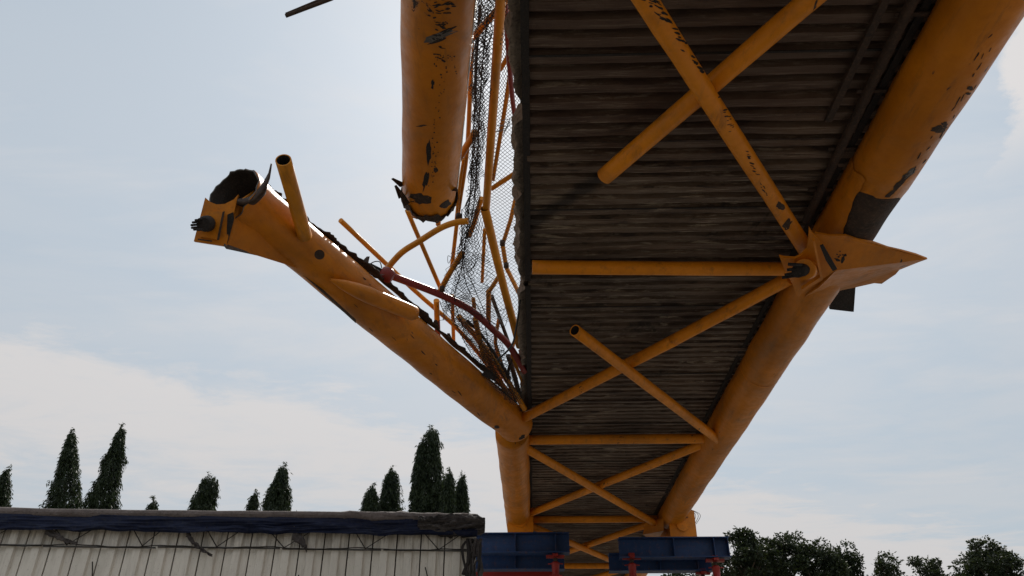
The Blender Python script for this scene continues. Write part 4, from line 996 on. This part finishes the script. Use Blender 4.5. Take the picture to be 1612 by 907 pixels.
mast_tree(435, 732, 52, 35, 'ragged conical weeping tree left of the middle of the trailer', .60, 806, 1, 7)
mast_tree(583, 765, 34, 35, 'rounded low weeping tree leaning against a taller right neighbour', .45, 808, 1, 8, .8)
mast_tree(612, 738, 38, 36, 'blunt-topped weeping tree with a lower one at its left side', .40, 808, 1, 9)
mast_tree(673, 674, 50, 35, 'tallest and densest columnar weeping tree, near the trailer rear', .30, 810, 1, 10, 1.5)
mast_tree(656, 694, 20, 34.6, 'narrow weeping shoot against the left side of the densest tall tree', .35, 810, 1, 13, .7)
mast_tree(705, 741, 20, 34, 'narrow weeping tree squeezed between the tallest one and the last one', .40, 810, 1, 11, .7)
mast_tree(725, 748, 24, 35, 'last weeping tree on the right, nearest the blue beams', .45, 810, 1, 12, .7)

def broad_tree(px, top, wpx, dist, label, seed, nblob=26, leafn=480):
    rs_ = np.random.RandomState(seed); np.random.seed(seed + 50)
    base = P(px, 905, y=dist)
    lo, hi = 0, 30
    for _ in range(40):
        md = (lo + hi) / 2; q = CM.transposed() @ (Vector((base.x, dist, md)) - CO); yy = 453.5 + FPX * q.y / q.z
        if yy > top: lo = md
        else: hi = md
    H = lo; dpt = (base - CO).dot(CM @ Vector((0, 0, -1))); rw = wpx / 2 / FPX * dpt; hc2 = max(rw * 1.1, 1.8)
    Cs, Ds, blobs = [], [], []
    for b_ in range(int(nblob * 1.25)):
        a_ = rs_.rand() * 6.283; rad = rw * math.sqrt(rs_.rand()) * .95; hh = (1 - (rad / (rw * 1.05)) ** 2) ** .5
        z = H - hc2 + hc2 * hh * (1 - .9 * rs_.rand() ** 1.7) - .25 + rs_.uniform(-.18, .10); br = rs_.uniform(.15, .34) if b_ % 4 else rs_.uniform(.12, .2); z += .22 if b_ % 4 == 0 else 0
        blobs.append((math.cos(a_) * rad, math.sin(a_) * rad, z, br))
    blobs.append((rw * .1, 0, H - .33, .34))
    for (x, y_, z, br) in blobs:
        n_ = int(leafn * br / .4); v = rs_.normal(size=(n_, 3)); v /= np.linalg.norm(v, axis=1, keepdims=True)
        amp = np.array([1 + .8 * noise.noise(Vector((*(q * 1.8),)) + Vector((x * 3, y_ * 3, z * 3))) for q in v])
        rad = br * amp * (.35 + .75 * rs_.rand(n_) ** .45)
        Cs.append(np.array([x, y_, z]) + v * rad[:, None] * np.array([1.15, 1.15, .85])); Ds.append(v + rs_.normal(0, .7, (n_, 3)) + np.array([0, 0, -.3]))
    me = leaves_mesh('crown', np.concatenate(Cs), np.concatenate(Ds), .12, .060, M['broad_leaf'])
    mb = MB(); mb.tube([(0, 0, 0), (.05, 0, H * .35), (0, 0, H - hc2 * .7)], [.2, .15, .09], 9)
    for (x, y_, z, br) in blobs[::2]:
        mb.tube([(0, 0, H - hc2 * 1.1), (x * .5, y_ * .5, (z + H - hc2) / 2 - .1), (x, y_, z)], [.05, .03, .01], 5)
    put_tree('broadleaf_tree', label, 'tree', (base.x, dist, 0), 'bushy trees beyond the bridge', me, mb)
broad_tree(1172, 833, 96, 30, 'bushy dark tree right behind the end of the blue beams', 1, 34)
broad_tree(1238, 838, 104, 31, 'broad bushy tree second from the blue beams', 2, 34)
broad_tree(1292, 851, 80, 30, 'bushy tree in the right half of the big clump', 3, 28)
broad_tree(1333, 856, 54, 31, 'smaller bushy tree closing the big clump on the right', 4, 20)
broad_tree(1398, 869, 48, 30, 'small leafy treetop alone right of the sky gap', 5, 9)
broad_tree(1456, 878, 96, 31, 'low wide treetop between the small lone one and the tall right one', 6, 20)
broad_tree(1514, 880, 84, 32, 'low treetop tucked against the left side of the tall right tree', 9, 14)
broad_tree(1562, 847, 88, 31, 'tallest bushy tree towards the right edge of the photo', 7, 30)
broad_tree(1614, 880, 64, 30, 'leafy treetop cut off by the right edge of the photo', 8, 12)
broad_tree(830, 893, 130, 33, 'low green tree seen through the gap below the left blue beams', 10, 30)
broad_tree(950, 897, 120, 35, 'low green tree seen below the bridge between the jacks', 12, 30)
broad_tree(1070, 893, 110, 33, 'low green tree seen below the right blue beams', 11, 30)
